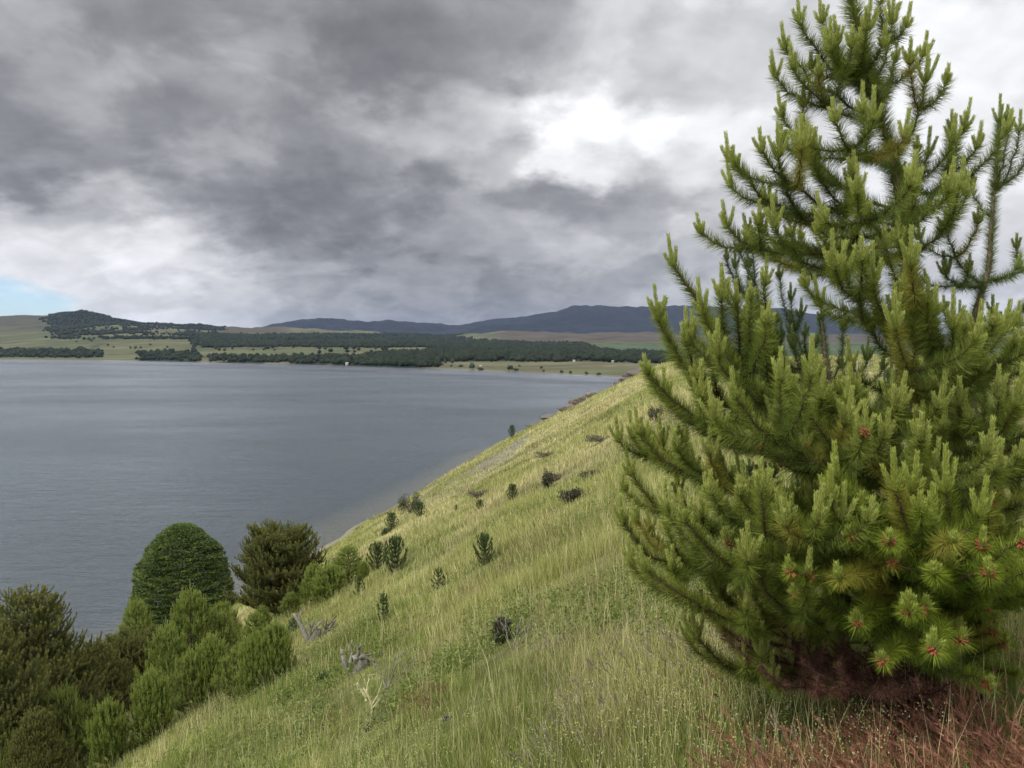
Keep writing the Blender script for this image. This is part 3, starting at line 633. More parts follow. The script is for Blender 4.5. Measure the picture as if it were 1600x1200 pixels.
T2 = 6.4; tk2 = np.array([at(1600, 1000, T2), at(1520, 640, T2), at(1512, 530, T2), at(1545, 420, T2), at(1553, 300, T2), at(1562, 190, T2)]); tk2[0][2] = float(H(tk2[0][0], tk2[0][1])) - .05
pine2 = empty('pine_tree', tk2[0], 'thin leggy pine behind the big one, its pale leader against the sky at the right', 'pine tree')
traced_pine(pine2, tk2, [.05, .035, .03, .02, .013, .009], [(1575, 160, 6.4, 300, 0), (1594, 175, 6.3, 300, 0), (1640, 130, 6.6, 300, 1), (1520, 265, 6.6, 340, 0), (1590, 390, 6.3, 440, 0), (1625, 370, 6.5, 440, 1), (1478, 400, 6.2, 450, 1), (1480, 330, 6.0, 450, 1),
    (1570, 480, 6.0, 520, 1), (1620, 430, 6.1, 520, 1), (1500, 480, 6.6, 560, 1), (1660, 560, 6.1, 650, 2), (1580, 640, 5.9, 720, 2), (1640, 700, 5.9, 800, 2), (1700, 800, 6.2, 880, 2), (1560, 800, 6.0, 900, 2), (1540, 880, 5.8, 960, 1), (1620, 860, 5.6, 960, 2)], st2, r)
T3 = 7.6; r = rs(29)
tk3 = np.array([at(1330, 900, T3), at(1320, 780, T3), at(1310, 660, T3), at(1290, 560, T3), at(1283, 500, T3)]); tk3[0][2] = float(H(tk3[0][0], tk3[0][1])) - .05
pine3 = empty('pine_tree', tk3[0], 'dark green pine half hidden behind the big one, its dark tips against the mountain', 'pine tree')
st3 = dict(st2, old=(.045, .075, .018), tipc=(.085, .125, .030), cand=(.11, .155, .042), cand2=(.15, .19, .06), yel=0, canR=.019)
traced_pine(pine3, tk3, [.05, .042, .03, .02, .01], [(1157, 370, 7.4, 640, 1), (1170, 395, 7.8, 640, 0), (1236, 445, 7.7, 620, 1), (1318, 492, 7.6, 600, 0), (1240, 520, 7.4, 660, 1), (1355, 540, 7.9, 640, 1), (1390, 570, 7.6, 680, 1), (1180, 620, 7.3, 740, 2), (1290, 600, 7.0, 700, 2), (1420, 640, 7.5, 760, 2), (1130, 720, 7.2, 800, 1), (1300, 720, 6.8, 800, 1)], st3, r)
# ---------------------------------------------------------------- young pines and shrubs on the slope
lod = dict(dens=520, nl=.08, nw=.007, cdens=480, seg=4, canR=.020, canL=.30, ret=.9, space=.30)
GREEN = style(**lod, ncan=3, old=(.10, .16, .028), tipc=(.22, .29, .05), cand=(.29, .36, .075), cand2=(.37, .43, .12), yel=.10)
DARK = style(**lod, ncan=3, old=(.028, .06, .018), tipc=(.06, .105, .03), cand=(.08, .13, .04), cand2=(.11, .16, .05), yel=.0)
RUST = style(**dict(lod, dens=800, nl=.07, canL=.09, space=.20), ncan=3, old=(.085, .118, .030), tipc=(.19, .205, .058), cand=(.27, .24, .07), cand2=(.26, .34, .10), yel=.1)
r = rs(40)
def tree_at(name, px, py, label, cat, group=None): return empty(name, spot(px, py), label, cat, group)
# prototypes become real trees where they stand first
YP = 'young pines on the slope'
def young(px, base, label): return tree_at('young_pine', px, base, label, 'young pine', YP)
pA = young(300, 1075, 'light green young pine with its top in front of the dome shaped tree'); make_conifer(pA, 4.0, 2.7, GREEN, r, gap=.40, n_whorl=6, rise=.55, shape=.75, low=.02)
pB = young(400, 1085, 'bushy green young pine at the edge of the grass, right of the dome tree'); make_conifer(pB, 2.6, 2.0, GREEN, r, gap=.26, n_whorl=6, rise=.85, shape=.85, low=.01)
pC = young(757, 882, 'small dense dark pine alone in the middle of the grassy slope'); make_conifer(pC, .95, .8, dict(DARK, canL=.12, nl=.06, space=.2, minL=.08), r, gap=.16, n_whorl=6, rise=.8, shape=.5, sub=0)
pD = young(600, 970, 'sparse pine sapling right of the grey uprooted stump'); make_conifer(pD, .75, .45, dict(DARK, canL=.10, nl=.045, space=.2, minL=.06, dens=600), r, gap=.17, n_whorl=4, rise=.5, shape=.8, sub=0)
pE = young(345, 1050, 'yellowish green ragged young pine in the middle of the lower left thicket'); make_conifer(pE, 2.9, 2.5, dict(GREEN, tipc=(.20, .24, .05), old=(.09, .13, .03), canL=.34), rs(61), gap=.38, n_whorl=5, rise=.75, shape=.7, low=.01)
rA = tree_at('conifer', 438, 958, 'brownish green rounded conifer above the beach, right of the dome shaped tree', 'conifer'); make_conifer(rA, 4.6, 5.0, RUST, rs(5), gap=.30, n_whorl=10, rise=.5, shape=.42, sub=1, low=.02)
rB = tree_at('conifer', 50, 1230, 'largest brownish green conifer at the left edge of the picture', 'conifer'); make_conifer(rB, 5.6, 5.2, dict(RUST, nw=.005, dens=1000, nl=.05, cap=.8), rs(6), gap=.30, n_whorl=9, rise=.38, shape=.75, sub=1, low=.02)
NAT = {pA: 4.35, pB: 3.0, pC: 1.1, pD: .87, pE: 3.3, rA: 4.75, rB: 5.75}
SP = [
 (pA, 215, 1050, 935, 1.1, 'young pine with a tall thin top left of the dome tree, beside the water'),
 (pE, 350, 1010, 940, 1.1, 'yellowish young pine behind others, just right below the dome shaped tree'),
 (pB, 432, 1066, 968, 1.0, 'round green young pine left of the grey uprooted stump'),
 (pA, 262, 1115, 975, 1.2, 'light green young pine with many upright shoots in the lower left thicket'),
 (pE, 302, 1112, 1022, 1.2, 'bright green bushy young pine at the foot of the thicket beside straw grass'),
 (pB, 238, 1160, 1045, 1.0, 'green young pine low in the thicket between straw grass and brown conifers'),
 (pE, 100, 1225, 1075, 1.0, 'bright green young pine near the bottom left corner before brown conifers'),
 (pB, 172, 1200, 1090, 1.0, 'low green young pine at the bottom, right of the corner pine'),
 (pE, 375, 1088, 1010, 1.3, 'low green young pine touching the grass below the bushy green one'),
 (pB, 10, 1290, 1140, 1.0, 'small green pine cut by the lower left corner of the picture'),
 (pB, 330, 1095, 990, 1.1, 'dense green young pine in the centre of the lower left thicket'),
 (pA, 400, 1040, 955, 1.2, 'feathery green young pine behind the round one left of the grey stump'),
 (pC, 617, 896, 850, 1.0, 'taller narrow dark pine of the pair by the shrubs above the shore'),
 (pC, 590, 893, 857, 1.1, 'shorter looser pine of the pair left of the taller narrow one'),
 (pC, 801, 784, 762, 1.0, 'small dark pine on the upper slope left of two dark bushes'),
 (pC, 656, 808, 789, 1.2, 'small round pine just right of the dark bush on the shore edge'),
 (pD, 685, 919, 892, 1.3, 'small pine sapling with level twigs left of the lone dense pine'),
 (pD, 713, 804, 790, 1.0, 'tiny pine seedling left of the small dark pine on the upper slope'),
 (pC, 750, 797, 784, 1.2, 'tiny light pine seedling just left of the dark upper slope pine'),
 (pC, 800, 684, 668, .9, 'small dark pine on the crest of the slope against the water'),
 (pC, 612, 828, 806, 1.1, 'small dark round pine on the shore bank left of the slope'),
 (pA, 545, 915, 852, 1.7, 'darker shrubby pine in the green thicket right of the brownish rounded conifer'),
 (pB, 515, 938, 880, 1.6, 'low bright green pine in the thicket right of the brownish rounded conifer'),
 (pB, 490, 945, 878, 1.1, 'low green pine tucked against the brownish rounded conifer'),
 (pB, 568, 906, 876, 1.1, 'smallest low green pine at the right end of the shore thicket'),
 (pB, 410, 985, 945, 1.2, 'small bright green pine at the foot of the brownish rounded conifer'),
 (pE, 455, 962, 925, 1.3, 'small loose green pine at the right foot of the brownish rounded conifer'),
 (pD, 562, 930, 905, 1.2, 'tiny dark sapling at the grassy foot of the shore thicket'),
]
for i, (src, px, base, top, w_, lb) in enumerate(SP): fit(copy_tree(src, (0, 0, 0), lb, rz=i * 1.3, group=YP), px, base, top, NAT[src], w_)
for i, (px, base, top, w_, lb) in enumerate([(150, 1150, 1003, 1.1, 'lower brownish conifer right of the largest one at the left edge'), (210, 1100, 995, 1.1, 'small brownish conifer behind the green pines in the lower left thicket'),
        (-25, 1300, 975, .9, 'brownish conifer cut by the left edge of the picture'), (318, 1045, 985, 1.2, 'dark brownish conifer shaded behind the green pines below the dome tree'), (60, 1290, 1110, .8, 'low brownish conifer at the bottom left between the green corner pines')]):
    src = rB if i % 2 == 0 else rA; fit(copy_tree(src, (0, 0, 0), lb, rz=2 + i), px, base, top, NAT[src], w_)
for o_, a_ in ((pA, (300, 1075, 918)), (pB, (400, 1085, 985)), (pC, (757, 882, 844)), (pD, (600, 970, 933)), (pE, (345, 1050, 955)), (rA, (438, 958, 832)), (rB, (50, 1230, 922))): fit(o_, *a_, NAT[o_], 1.15 if o_ in (pA, pE, rA) else 1.0)
# ---------------------------------------------------------------- the dome shaped tree by the shore
def dome_tree(loc, Hh, W, label):
    r = rs(77); root = empty('dome_tree', loc, label, 'tree')
    g = Geo(); tube(g, [(0, 0, -.3), (.1, 0, Hh * .3), (0, .1, Hh * .7)], [.28, .2, .08], (.12, .09, .07), 8)
    for k in range(14):
        a = k * 2.4; z = Hh * (.12 + .05 * k); R_ = W * .42 * math.sqrt(max(0, 1 - (z / Hh) ** 2.2)); tube(g, bez(np.array([0, 0, z * .8]), np.array([math.cos(a) * R_ * .5, math.sin(a) * R_ * .5, z * .9]), np.array([math.cos(a) * R_ * .8, math.sin(a) * R_ * .8, z]), np.array([math.cos(a) * R_, math.sin(a) * R_, z + .1]), 6), np.linspace(.08, .02, 6), (.12, .09, .07), 5)
    g.build('trunk', MAT_WOOD, root)
    g = Geo()
    def Rz(z): return W * .5 * (1 - np.clip(z / Hh, 0, 1) ** 2.3) ** .52 * (.86 + .14 * sstep(0, .25, z / Hh))
    npad = 2700
    zz_ = Hh * (.02 + .97 * (1 - (1 - r.rand(npad)) ** 1.0)); aa = r.rand(npad) * 6.283
    depth_ = np.where(r.rand(npad) < .72, .93 + .08 * r.rand(npad), .72 + .2 * r.rand(npad))
    for z, a, d in zip(zz_, aa, depth_):
        lump = .88 + .24 * float(fbm(a * 2.6, z * 1.1, 5, 3)); Rr = Rz(z) * d * lump; c_ = np.array([math.cos(a) * Rr, math.sin(a) * Rr, z]); out_ = np.array([math.cos(a), math.sin(a), 0]); tan = np.array([-math.sin(a), math.cos(a), 0])
        nl_ = 62; wx = .75 * r.normal(size=nl_) * .42; wr = -np.abs(r.normal(size=nl_)) * .30 + .08; slope = .28 + .5 * (z / Hh) ** 2
        P = c_ + tan * wx[:, None] + out_ * wr[:, None] + np.stack([0 * wx, 0 * wx, -wr * 0 - (wx ** 2) * .22 + r.normal(size=nl_) * .045 - np.maximum(wr + .1, 0) * slope], -1)
        D = norm(out_ * .9 + tan * r.normal(size=(nl_, 1)) * .8 + UP * (.15 + .35 * r.normal(size=(nl_, 1))))
        cc = np.array([.105, .155, .042]) * (.45 + .7 * r.rand(nl_, 1)) + np.array([.05, .06, .006]) * (r.rand() < .3)
        blades(g, P, D, .17 + .09 * r.rand(nl_), .115, cc, r)
    g.build('crown', MAT_LEAF, root)
    return root
dome_tree(stand(281, 82) + [0, 0, -.2], 11.6, 10.6, 'dense dome shaped dark green tree standing on the lake shore')
# ---------------------------------------------------------------- dark bushes
def bush(px, py, wpx, hpx, label, col=(.045, .06, .03), group='dark low bushes on the slope', seed=0, n=900, bare_=.15):
    r = rs(300 + seed); root = tree_at('bush', px, py, label, 'bush', group); g = Geo(); Y = spot(px, py)[1]; w_, h_ = wpx / F * Y, hpx / F * Y * 1.05
    for k in range(12):
        a = k * .9; q = np.array([math.cos(a) * w_ * .38, math.sin(a) * w_ * .38, h_ * (.5 + .4 * r.rand())]); tube(g, bez(np.zeros(3), q * [.3, .3, .5], q * [.7, .7, .8], q, 5), np.linspace(.012, .005, 5) * (1 + Y / 60), (.10, .08, .06), 4)
    g.build('stems', MAT_WOOD, root); g = Geo()
    k = 9; cs_ = np.stack([(r.rand(k) - .5) * w_ * .7, (r.rand(k) - .5) * w_ * .6, h_ * (.25 + .45 * r.rand(k))], -1); i = r.randint(0, k, n)
    P = cs_[i] + norm(r.normal(size=(n, 3))) * (r.rand(n, 1) ** .5) * np.array([w_ * .22, w_ * .22, h_ * .3]); P[:, 2] = np.maximum(P[:, 2], .02)
    sc_ = max(.03, Y * .0009); cc = np.array(col) * (.5 + r.rand(n, 1)); br = r.rand(n, 1) < bare_; cc = np.where(br, np.array([.12, .08, .06]), cc)
    blades(g, P, norm(r.normal(size=(n, 3)) + [0, 0, .8]), sc_ * 2.2, sc_, cc, r); g.build('foliage', MAT_LEAF, root); return root
bush(640, 803, 38, 36, 'dark bush on the shore edge where the grass slope meets the water', (.04, .06, .025), seed=1, n=1600)
bush(857, 764, 22, 32, 'upright dark bush, left of two on the upper slope', (.045, .065, .028), seed=2)
bush(866, 752, 44, 18, 'low brown bush behind the upright dark one on the upper slope', (.12, .10, .06), seed=3)
bush(892, 784, 44, 26, 'wide dark bush, right of two on the upper slope', (.065, .07, .035), seed=4, n=1300)
bush(1026, 660, 26, 30, 'dark round bush high on the slope just left of the big pine', (.035, .05, .028), seed=5)
bush(787, 1003, 32, 46, 'thin dark leafy bush mixed with grey dead twigs in the lower middle', (.05, .07, .03), seed=6, n=700)
bush(748, 780, 46, 16, 'low grey brown bush left of the two dark ones on the upper slope', (.10, .09, .06), seed=7)
bush(925, 745, 50, 14, 'flat brown green bush between the wide dark bush and the big pine', (.09, .09, .05), seed=8)
bush(604, 838, 16, 14, 'small round bush on the green bank beside the water', (.05, .085, .03), seed=9)
bush(530, 885, 26, 18, 'low yellowish bush on the shore bank behind the green thicket', (.15, .16, .07), seed=10)
bush(940, 690, 60, 12, 'flat dark bush high on the slope below the boulders', (.10, .10, .06), seed=11)
bush(460, 985, 26, 24, 'small green leafy bush behind the grey uprooted stump', (.06, .11, .03), seed=12)
bush(855, 715, 40, 10, 'flat brown bush on the upper slope below the crest boulders', (.12, .11, .07), seed=13)
bush(505, 1062, 18, 16, 'little green weed bush left of the pale broken stump', (.05, .10, .025), seed=14, n=400)
# ---------------------------------------------------------------- dead wood
def dead_wood(px, py, label, limbs, name='stump', col=(.17, .16, .13), cat='stump', body=None, Y0=20.):
    root = tree_at(name, px, py, label, cat); r = rs(int(px)); root.scale = (1.35 * root.location[1] / Y0,) * 3; g = Geo(); parts = []
    if body:
        n_ = 14; th = np.linspace(0, 2 * np.pi, 10, endpoint=False); zl = np.linspace(-.1, body[1], 6)
        V = np.array([[math.cos(a) * body[0] * (1.25 - .6 * k / 5) * (1 + .22 * math.sin(3 * a + k) + .1 * r.normal()) + .03 * k, math.sin(a) * body[0] * (1.25 - .6 * k / 5) * (1 + .22 * math.cos(2 * a)), z + .04 * r.normal()] for k, z in enumerate(zl) for a in th])
        Q = [(k * 10 + j, k * 10 + (j + 1) % 10, (k + 1) * 10 + (j + 1) % 10, (k + 1) * 10 + j) for k in range(5) for j in range(10)]; g.add(V, Q=Q, C=np.array(col) * .7)
        g.add(V[-10:], T=[(0, j, j + 1) for j in range(1, 9)], C=np.array(col) * .35); g.build('trunk', MAT_WOOD, root); g = None
    for (x0, z0, x1, y1, z1, rr) in limbs:
        g = Geo(); p0 = np.array([x0, 0, z0]); p3 = np.array([x1, y1, z1]); mid = (p0 + p3) / 2 + r.normal(size=3) * .12 * np.linalg.norm(p3 - p0)
        pts = bez(p0, mid, mid + r.normal(size=3) * .03, p3, 8); tube(g, pts, np.linspace(rr, rr * .35, 8) * (1 + .15 * r.normal(size=8)), np.array(col) * (.75 + .5 * r.rand()), 6)
        for k in range(3):
            i = 3 + k; q = pts[i] + (norm(p3 - p0) + r.normal(size=3) * .6) * np.linalg.norm(p3 - p0) * .3; tube(g, [pts[i], (pts[i] + q) / 2 + r.normal(size=3) * .02, q], [rr * .4, rr * .3, rr * .15], np.array(col) * .9, 5)
        g.build('dead_branch', MAT_WOOD, root)
    return root
dead_wood(487, 1003, 'weathered grey uprooted stump with splayed roots beside the green thicket', [(-.1, .1, -.42, .1, .62, .06), (-.05, .1, -.1, 0, .55, .05), (.1, .1, .5, .1, .5, .05), (.15, .1, .35, -.1, .62, .04), (.1, .05, .62, .1, .3, .04), (0, .1, .2, .2, .45, .04), (.2, .1, .55, 0, .62, .03)], body=(.13, .3), Y0=22)
dead_wood(553, 1052, 'low grey broken stump with a pale root arch, left below the middle of the grass', [(-.1, .1, -.2, .05, .38, .05), (0, .25, .3, .1, .12, .06), (.05, .2, .12, 0, .5, .04), (-.05, .2, -.05, .1, .5, .03), (.1, .15, .42, .0, .05, .04)], body=(.11, .2), Y0=15.5)
dead_wood(583, 1122, 'pale yellow lichen covered forked stick standing in the grass near the bottom', [(0, -.05, -.10, 0, .36, .024), (-.07, .25, -.17, .02, .41, .017), (-.07, .22, -.03, -.02, .46, .018)], name='dead_stick', col=(.42, .41, .22), cat='stick', Y0=10.8)
dead_wood(800, 1012, 'grey dead twigs beside the thin leafy bush in the lower middle', [(0, 0, .15, 0, .55, .014), (0, 0, .25, .1, .42, .012), (0, 0, -.1, .05, .5, .010), (.05, 0, .32, 0, .6, .010)], name='dead_twigs', col=(.20, .185, .16), cat='twigs', Y0=15.2)
dead_wood(605, 1078, 'tangle of thin grey dead branches above the yellow forked stick', [(0, 0, .25, .1, .55, .010), (0, 0, .1, .1, .5, .010), (0, 0, -.2, .1, .35, .009), (.05, 0, .38, .1, .42, .009), (0, 0, -.05, 0, .52, .008)], name='dead_twigs', col=(.17, .155, .14), cat='twigs', Y0=12.5)
# ---------------------------------------------------------------- rocks
def rock(p, sx, sy, sz_, label, seed, group='rocks on the slope', col=(.23, .20, .185)):
    r = rs(seed); n1, n2 = 20, 30; th = np.linspace(0, np.pi, n1)[:, None]; ph = np.linspace(0, 2 * np.pi, n2, endpoint=False)[None]
    d = np.stack([np.sin(th) * np.cos(ph), np.sin(th) * np.sin(ph), np.cos(th) + 0 * ph], -1)
    k = 13; pl = norm(r.normal(size=(k, 3)) * [1, 1, .8]); off = .45 + .40 * r.rand(k); q = np.ones(d.shape[:2])
    for a, o_ in zip(pl, off): dd = (d * a).sum(-1); q = np.where(dd > .05, np.minimum(q, o_ / np.maximum(dd, .05)), q)
    q = q * (1 + .45 * (fbm(d[..., 0] * 4 + 5, d[..., 2] * 5 + d[..., 1] * 3, seed, 4) - .5)); V = d * q[..., None] * np.array([sx, sy, sz_]) / 2 + [0, 0, sz_ * .22]
    Q = [(i * n2 + j, (i + 1) * n2 + j, (i + 1) * n2 + (j + 1) % n2, i * n2 + (j + 1) % n2) for i in range(n1 - 1) for j in range(n2)]
    g = Geo(); g.add(V, Q=Q, C=np.array(col)); o = g.build('rock', MAT_ROCK, None, (0, 0, 0), loc=p); o.rotation_euler = (0, 0, r.rand() * 6); return tag(o, label, 'rock', group)
def crest(px, off=0.0):
    u, _ = uv_of(px, 600); Y = np.linspace(60, 262, 600); k = int(np.argmax(H(u * Y, Y) / Y)); Y = Y[k] - off; return np.array([u * Y, Y, float(H(u * Y, Y)) - .35])
def rk(px, py, wpx, hpx, label, seed, group='rocks on the slope', col=(.23, .20, .185), cr=None):
    p = spot(px, py) if cr is None else crest(px, cr); k = p[1] / F; return rock(p, wpx * k, wpx * k * .8, hpx * k * 1.25, label, seed, group, col)
rk(905, 628, 46, 20, 'largest brown boulder on the crest of the slope against the lake', 1, col=(.165, .14, .115), cr=8)
rk(888, 634, 34, 14, 'smaller brown boulder just left below the largest one on the crest', 2, col=(.15, .13, .105), cr=12)
rk(924, 612, 36, 12, 'flat boulder just right of the largest one on the crest', 3, col=(.17, .15, .125), cr=5)
rk(858, 650, 36, 9, 'low dark rock on the crest between the boulders and the small pine', 4, col=(.13, .12, .11), cr=1)
rk(833, 663, 32, 7, 'lowest dark rock ledge on the crest next to the small pine', 5, col=(.13, .12, .11), cr=1)
for k, (px, cr_, w_, lb) in enumerate([(968, 6, 34, 'left rock of the dark outcrop near the top of the hill'), (988, 10, 52, 'biggest middle rock of the dark outcrop near the top of the hill'), (1008, 12, 34, 'right rock of the dark outcrop near the top of the hill'), (980, 22, 34, 'front rock of the dark outcrop near the top of the hill')]):
    rk(px, 0, w_, w_ * .36, lb, 10 + k, 'rocks of the dark outcrop', (.12, .10, .095), cr=cr_)
rk(702, 1122, 24, 12, 'black stone lying in the grass near the bottom middle', 21, None, (.03, .03, .032))
rk(577, 1140, 16, 16, 'black stone at the foot of the yellow forked stick', 22, None, (.03, .03, .032))
rk(785, 812, 14, 6, 'small pale stone in the grass of the middle slope', 23, None, (.3, .28, .25))
# ---------------------------------------------------------------- fence on the hill top behind the pines
fp = [at(px, 560, Y) for px, Y in ((1340, 52), (1353, 50), (1383, 40), (1397, 54), (1404, 60))]
fp = [np.array([q[0], q[1], float(H(q[0], q[1]))]) for q in fp]; fe = empty('fence', fp[0], 'old wooden post fence on the hill top seen through the gap in the pines', 'fence'); FO = np.array(fp[0])
for q in fp:
    g = Geo(); lean = rs(int(q[0] * 10)).normal(size=2) * .04; tube(g, [q + [0, 0, -.2], q + [lean[0], lean[1], .7], q + [lean[0] * 2, lean[1] * 2, 1.35]], [.06, .055, .05], (.36, .34, .30), 7); g.build('post', MAT_WOOD, fe, FO)
g = Geo()
for zz_ in (.5, .85, 1.2): tube(g, [q + [0, 0, zz_] for q in fp], .006, (.2, .2, .2), 4)
g.build('wire', MAT_WOOD, fe, FO)
# ---------------------------------------------------------------- grass
r = rs(99)
def scatter(n, y0, y1, p, um=.76):
    'points on the hillside, thinning with distance'
    p = p + 1e-4; t_ = r.rand(n); Y = (y0 ** (1 - p) + t_ * (y1 ** (1 - p) - y0 ** (1 - p))) ** (1 / (1 - p)); u = (r.rand(n) * 2 - 1) * um
    X = u * Y; Z = H(X, Y); k = (Z > -29.75); return X[k], Y[k], Z[k]
def grass_cols(X, Y, Z):
    s_, d, ru, b, strip = patches(X, Y, Z); q = r.rand(len(X)); n_ = len(X); c = np.where((q < s_ * .85)[:, None], STRAW * 1.15, LIGHT)
    c = np.where((r.rand(n_) < d)[:, None], DEEP * 1.25, c); c = np.where((r.rand(n_) < ru * .5)[:, None], RUSS * 1.1, c)
    c = np.where((r.rand(n_) < strip)[:, None], LIGHT * .9, c)
    tus_shade = fbm(X / 1.7, Y / 2.6, 221, 4); c = c * (.62 + .76 * tus_shade[:, None] ** 1.0 * 1.0) * (1 - .35 * (sstep(.56, .66, fbm(X / 3.5 + Y / 20, Y / 9, 223, 4)) * sstep(30, 70, Y))[:, None])  # tussock shadows and brown streaks put into the grass colour
    return c * (.7 + .6 * r.rand(n_, 1)), b
G = Geo()
CLEAR = [(o.location.x, o.location.y, rr) for o in bpy.data.objects if o.parent is None and 'category' in o.keys() for rr in [{'stump': .8, 'stick': .45, 'twigs': .5, 'rock': .5, 'young pine': .35, 'bush': .6}.get(o['category'], 0)] if rr and 5 < o.location.y < 70]
def low(X, Y):
    k = np.ones(len(X))
    for cx, cy, rr in CLEAR: rr = rr * (.6 + cy / 25); k = np.minimum(k, .28 + .72 * sstep(rr * .5, rr * 1.5, np.hypot((X - cx), (Y - cy + rr * .6))))
    return k
def blade_mesh(g, X, Y, Z, h, w_, c, lean=.35, segs=2):
    n_ = len(X); a = r.rand(n_) * 6.283; wind = np.stack([-.30 + .45 * fbm(X / 3, Y / 4, 201, 2), .5 * fbm(X / 2, Y / 3, 203, 2) - .25], -1); L = np.stack([np.cos(a), np.sin(a)], -1) * lean * (.3 + r.rand(n_, 1)) + wind * (.5 + r.rand(n_, 1)); th = r.rand(n_) * 3.14
    sd = np.stack([np.cos(th), np.sin(th), 0 * th], -1) * (w_ * .5)[:, None]; P = np.stack([X, Y, Z - .02], -1)
    if segs == 1:
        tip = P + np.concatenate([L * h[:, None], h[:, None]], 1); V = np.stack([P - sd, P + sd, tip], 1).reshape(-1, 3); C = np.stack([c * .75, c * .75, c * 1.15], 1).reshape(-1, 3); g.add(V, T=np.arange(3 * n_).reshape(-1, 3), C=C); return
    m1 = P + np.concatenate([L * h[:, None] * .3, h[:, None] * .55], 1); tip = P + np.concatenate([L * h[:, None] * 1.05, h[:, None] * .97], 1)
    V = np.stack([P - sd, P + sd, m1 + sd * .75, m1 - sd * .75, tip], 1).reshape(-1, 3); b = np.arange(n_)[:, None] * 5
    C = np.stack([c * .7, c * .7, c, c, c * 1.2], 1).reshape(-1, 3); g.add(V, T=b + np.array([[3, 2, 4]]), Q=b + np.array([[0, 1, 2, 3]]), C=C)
for (n_, y0, y1, p, hh, ww, segs) in [(240000, 2.6, 13, 1.1, .205, .0052, 2), (250000, 12, 40, 1.2, .23, .0011, 1), (230000, 38, 115, 1.3, .27, .0011, 1), (110000, 110, 270, 1.3, .42, .0011, 1)]:
    X, Y, Z = scatter(n_, y0, y1, p); c_, bare_ = grass_cols(X, Y, Z); cl = fbm(X * 1.6, Y * 1.6, 151, 3); k = (r.rand(len(X)) > bare_ * .8) & (r.rand(len(X)) < .35 + 1.3 * cl); X, Y, Z, c_, cl = X[k], Y[k], Z[k], c_[k], cl[k]
    h_ = hh * (.45 + .9 * r.rand(len(X))) * (.5 + 1.0 * cl) * (.55 + .9 * fbm(X / 1.1, Y / 1.6, 211, 3)) * low(X, Y); w_ = (np.full(len(X), ww) if ww > .003 else ww * Y + .002); w_ = w_ * (.7 + .6 * r.rand(len(X)))
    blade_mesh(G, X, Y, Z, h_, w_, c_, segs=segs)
# tall stems with seed heads
X, Y, Z = scatter(9000, 3.2, 40, 1.0); k = r.rand(len(X)) < .25 + fbm(X / 2, Y / 2, 161, 3); X, Y, Z = X[k], Y[k], Z[k]; blade_mesh(G, X, Y, Z, (.42 + .33 * r.rand(len(X))) * low(X, Y), .0022 + Y * .00035, STRAW * 1.2 * (.75 + .5 * r.rand(len(X), 1)), lean=.18)
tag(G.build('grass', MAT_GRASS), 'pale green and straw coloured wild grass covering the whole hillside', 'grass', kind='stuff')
# grey-violet seed heads low in the middle, reddish grass in the lower right corner
def heads(name, label, X, Y, Z, hs, col, colh, lean, L0, W0, nn=14):
    g = Geo(); n_ = len(X); a = r.rand(n_) * 6.28; d = np.stack([np.cos(a) * lean - .18, np.sin(a) * lean, 1 + 0 * a], -1); d = norm(d); P = np.stack([X, Y, Z], -1); blades(g, P, d, hs, .003, col, r)
    T = P + d * hs[:, None] * .80; i = np.repeat(np.arange(n_), nn); t_ = r.rand(len(i), 1); bend = np.stack([d[:, 0] * 1.4 - .25, d[:, 1] * 1.4, d[:, 2] * .75], -1); bend = norm(bend)
    Pq = T[i] + bend[i] * t_ * L0; q = norm(norm(r.normal(size=(len(i), 3))) * .45 + bend[i]); cc = np.array(colh) * (.6 + .8 * r.rand(n_, 1))[i] * (.8 + .4 * r.rand(len(i), 1)); blades(g, Pq, q, L0 * .32, W0, cc, r)
    return tag(g.build(name, MAT_GRASS), label, 'grass', kind='stuff')
def patch(n, px0, px1, py0, py1, thr=.45, sd=171):
    px = px0 + r.rand(n) * (px1 - px0); py = py0 + r.rand(n) * (py1 - py0); u, v = uv_of(px, py); Y = np.full(n, 6.0)
    for _ in range(40): Y = .5 * Y + .5 * np.clip(H(u * Y, Y) / v, 2, 60)
    X = u * Y; Z = H(X, Y); k = fbm(X * 1.3, Y * 1.3, sd, 3) > thr; return X[k], Y[k], Z[k]
X, Y, Z = patch(800, 820, 1250, 1040, 1260, .5); heads('seed_grass', 'grey violet feathery seed heads leaning above the grass at the bottom middle', X, Y, Z, .32 + .2 * r.rand(len(X)), (.16, .20, .07), (.33, .28, .22), .25, .09, .006)
X, Y, Z = patch(6200, 1120, 1760, 1080, 1420, .47); heads('red_grass', 'reddish feathery grass heads in the lower right corner under the big pine', X, Y, Z, .16 + .22 * r.rand(len(X)), (.26, .22, .08), (.29, .14, .09), .5, .12, .0055, 16)
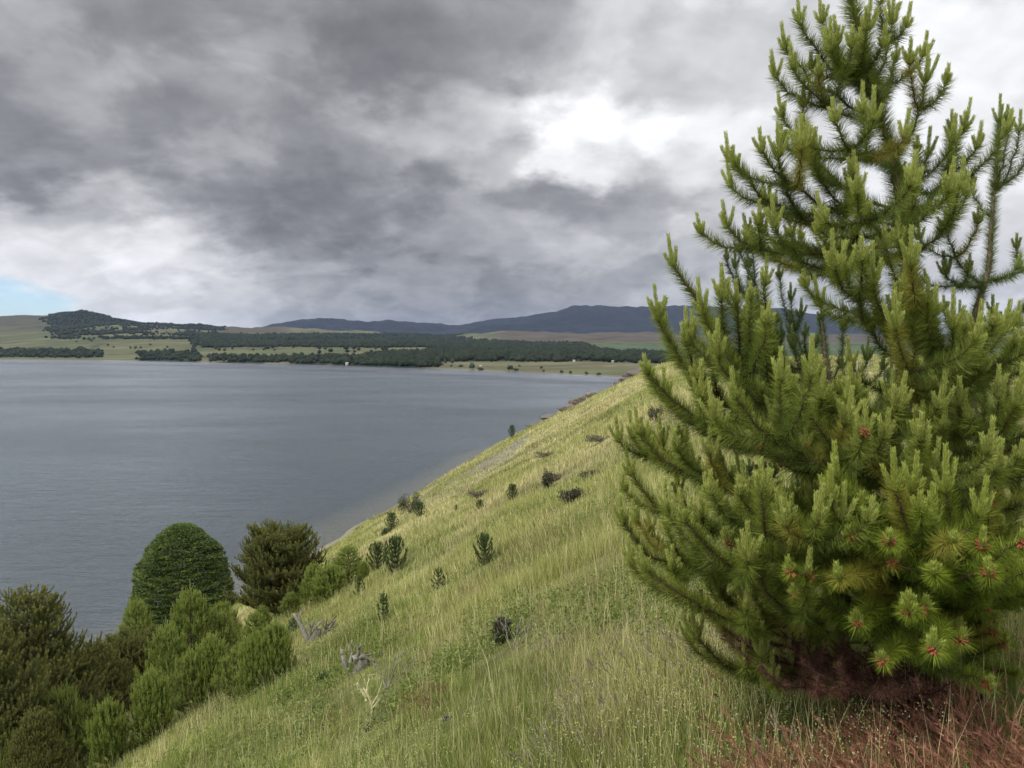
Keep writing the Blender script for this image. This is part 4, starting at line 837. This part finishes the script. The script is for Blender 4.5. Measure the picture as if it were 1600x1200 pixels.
X, Y, Z = patch(700, 500, 700, 1095, 1160, .5); heads('red_stems', 'dark reddish dry stems around the black stone at the bottom', X, Y, Z, .15 + .15 * r.rand(len(X)), (.16, .07, .05), (.20, .08, .06), .3, .08, .006, 8)
# low leafy herbs and small flowers
g = Geo(); X, Y, Z = scatter(30000, 3, 30, 1.0); k = sstep(.47, .60, fbm(X / 1.8, Y / 2.4, 181, 3)) > r.rand(len(X)); X, Y, Z = X[k], Y[k], Z[k]; i = np.repeat(np.arange(len(X)), 14); P = np.stack([X, Y, Z], -1)[i] + r.normal(size=(len(i), 3)) * [.06, .06, .0] + np.array([0, 0, 1]) * (r.rand(len(i), 1) * .18)
blades(g, P, norm(r.normal(size=(len(i), 3)) + [0, 0, .5]), .035 + .02 * r.rand(len(i)), .016 + .0005 * P[:, 1], np.array([.145, .195, .04]) * (.45 + .9 * r.rand(len(i), 1)), r)
tag(g.build('herbs', MAT_LEAF), 'low dark green leafy herbs growing among the grass', 'herbs', kind='stuff')
g = Geo(); X, Y, Z = scatter(34000, 3, 30, 1.0); k = (sstep(.42, .6, fbm(X / 2.4, Y / 3, 191, 3)) * (1 - sstep(-.22, -.5, X / Y)) > r.rand(len(X))); X, Y, Z = X[k], Y[k], Z[k]; n_ = len(X); hh = .22 + .22 * r.rand(n_); P = np.stack([X, Y, Z], -1)
blades(g, P, norm(np.array([-.1, 0, 1]) + r.normal(size=(n_, 3)) * .12), hh, .003, (.16, .22, .06), r); i = np.repeat(np.arange(n_), 5); Pq = P[i] + [-.03, 0, 0] + UP * hh[i][:, None] * (.85 + .2 * r.rand(len(i), 1)) + r.normal(size=(len(i), 3)) * .015
cc = np.where(r.rand(n_, 1) < .75, np.array([[.52, .55, .20]]), np.array([[.50, .50, .36]]))[i] * (.7 + .4 * r.rand(len(i), 1)); blades(g, Pq, norm(r.normal(size=(len(i), 3)) + UP), .011, .009, cc, r)
tag(g.build('wildflowers', MAT_GRASS), 'tiny pale yellow flower heads sprinkled over the near grass', 'wildflowers', kind='stuff')
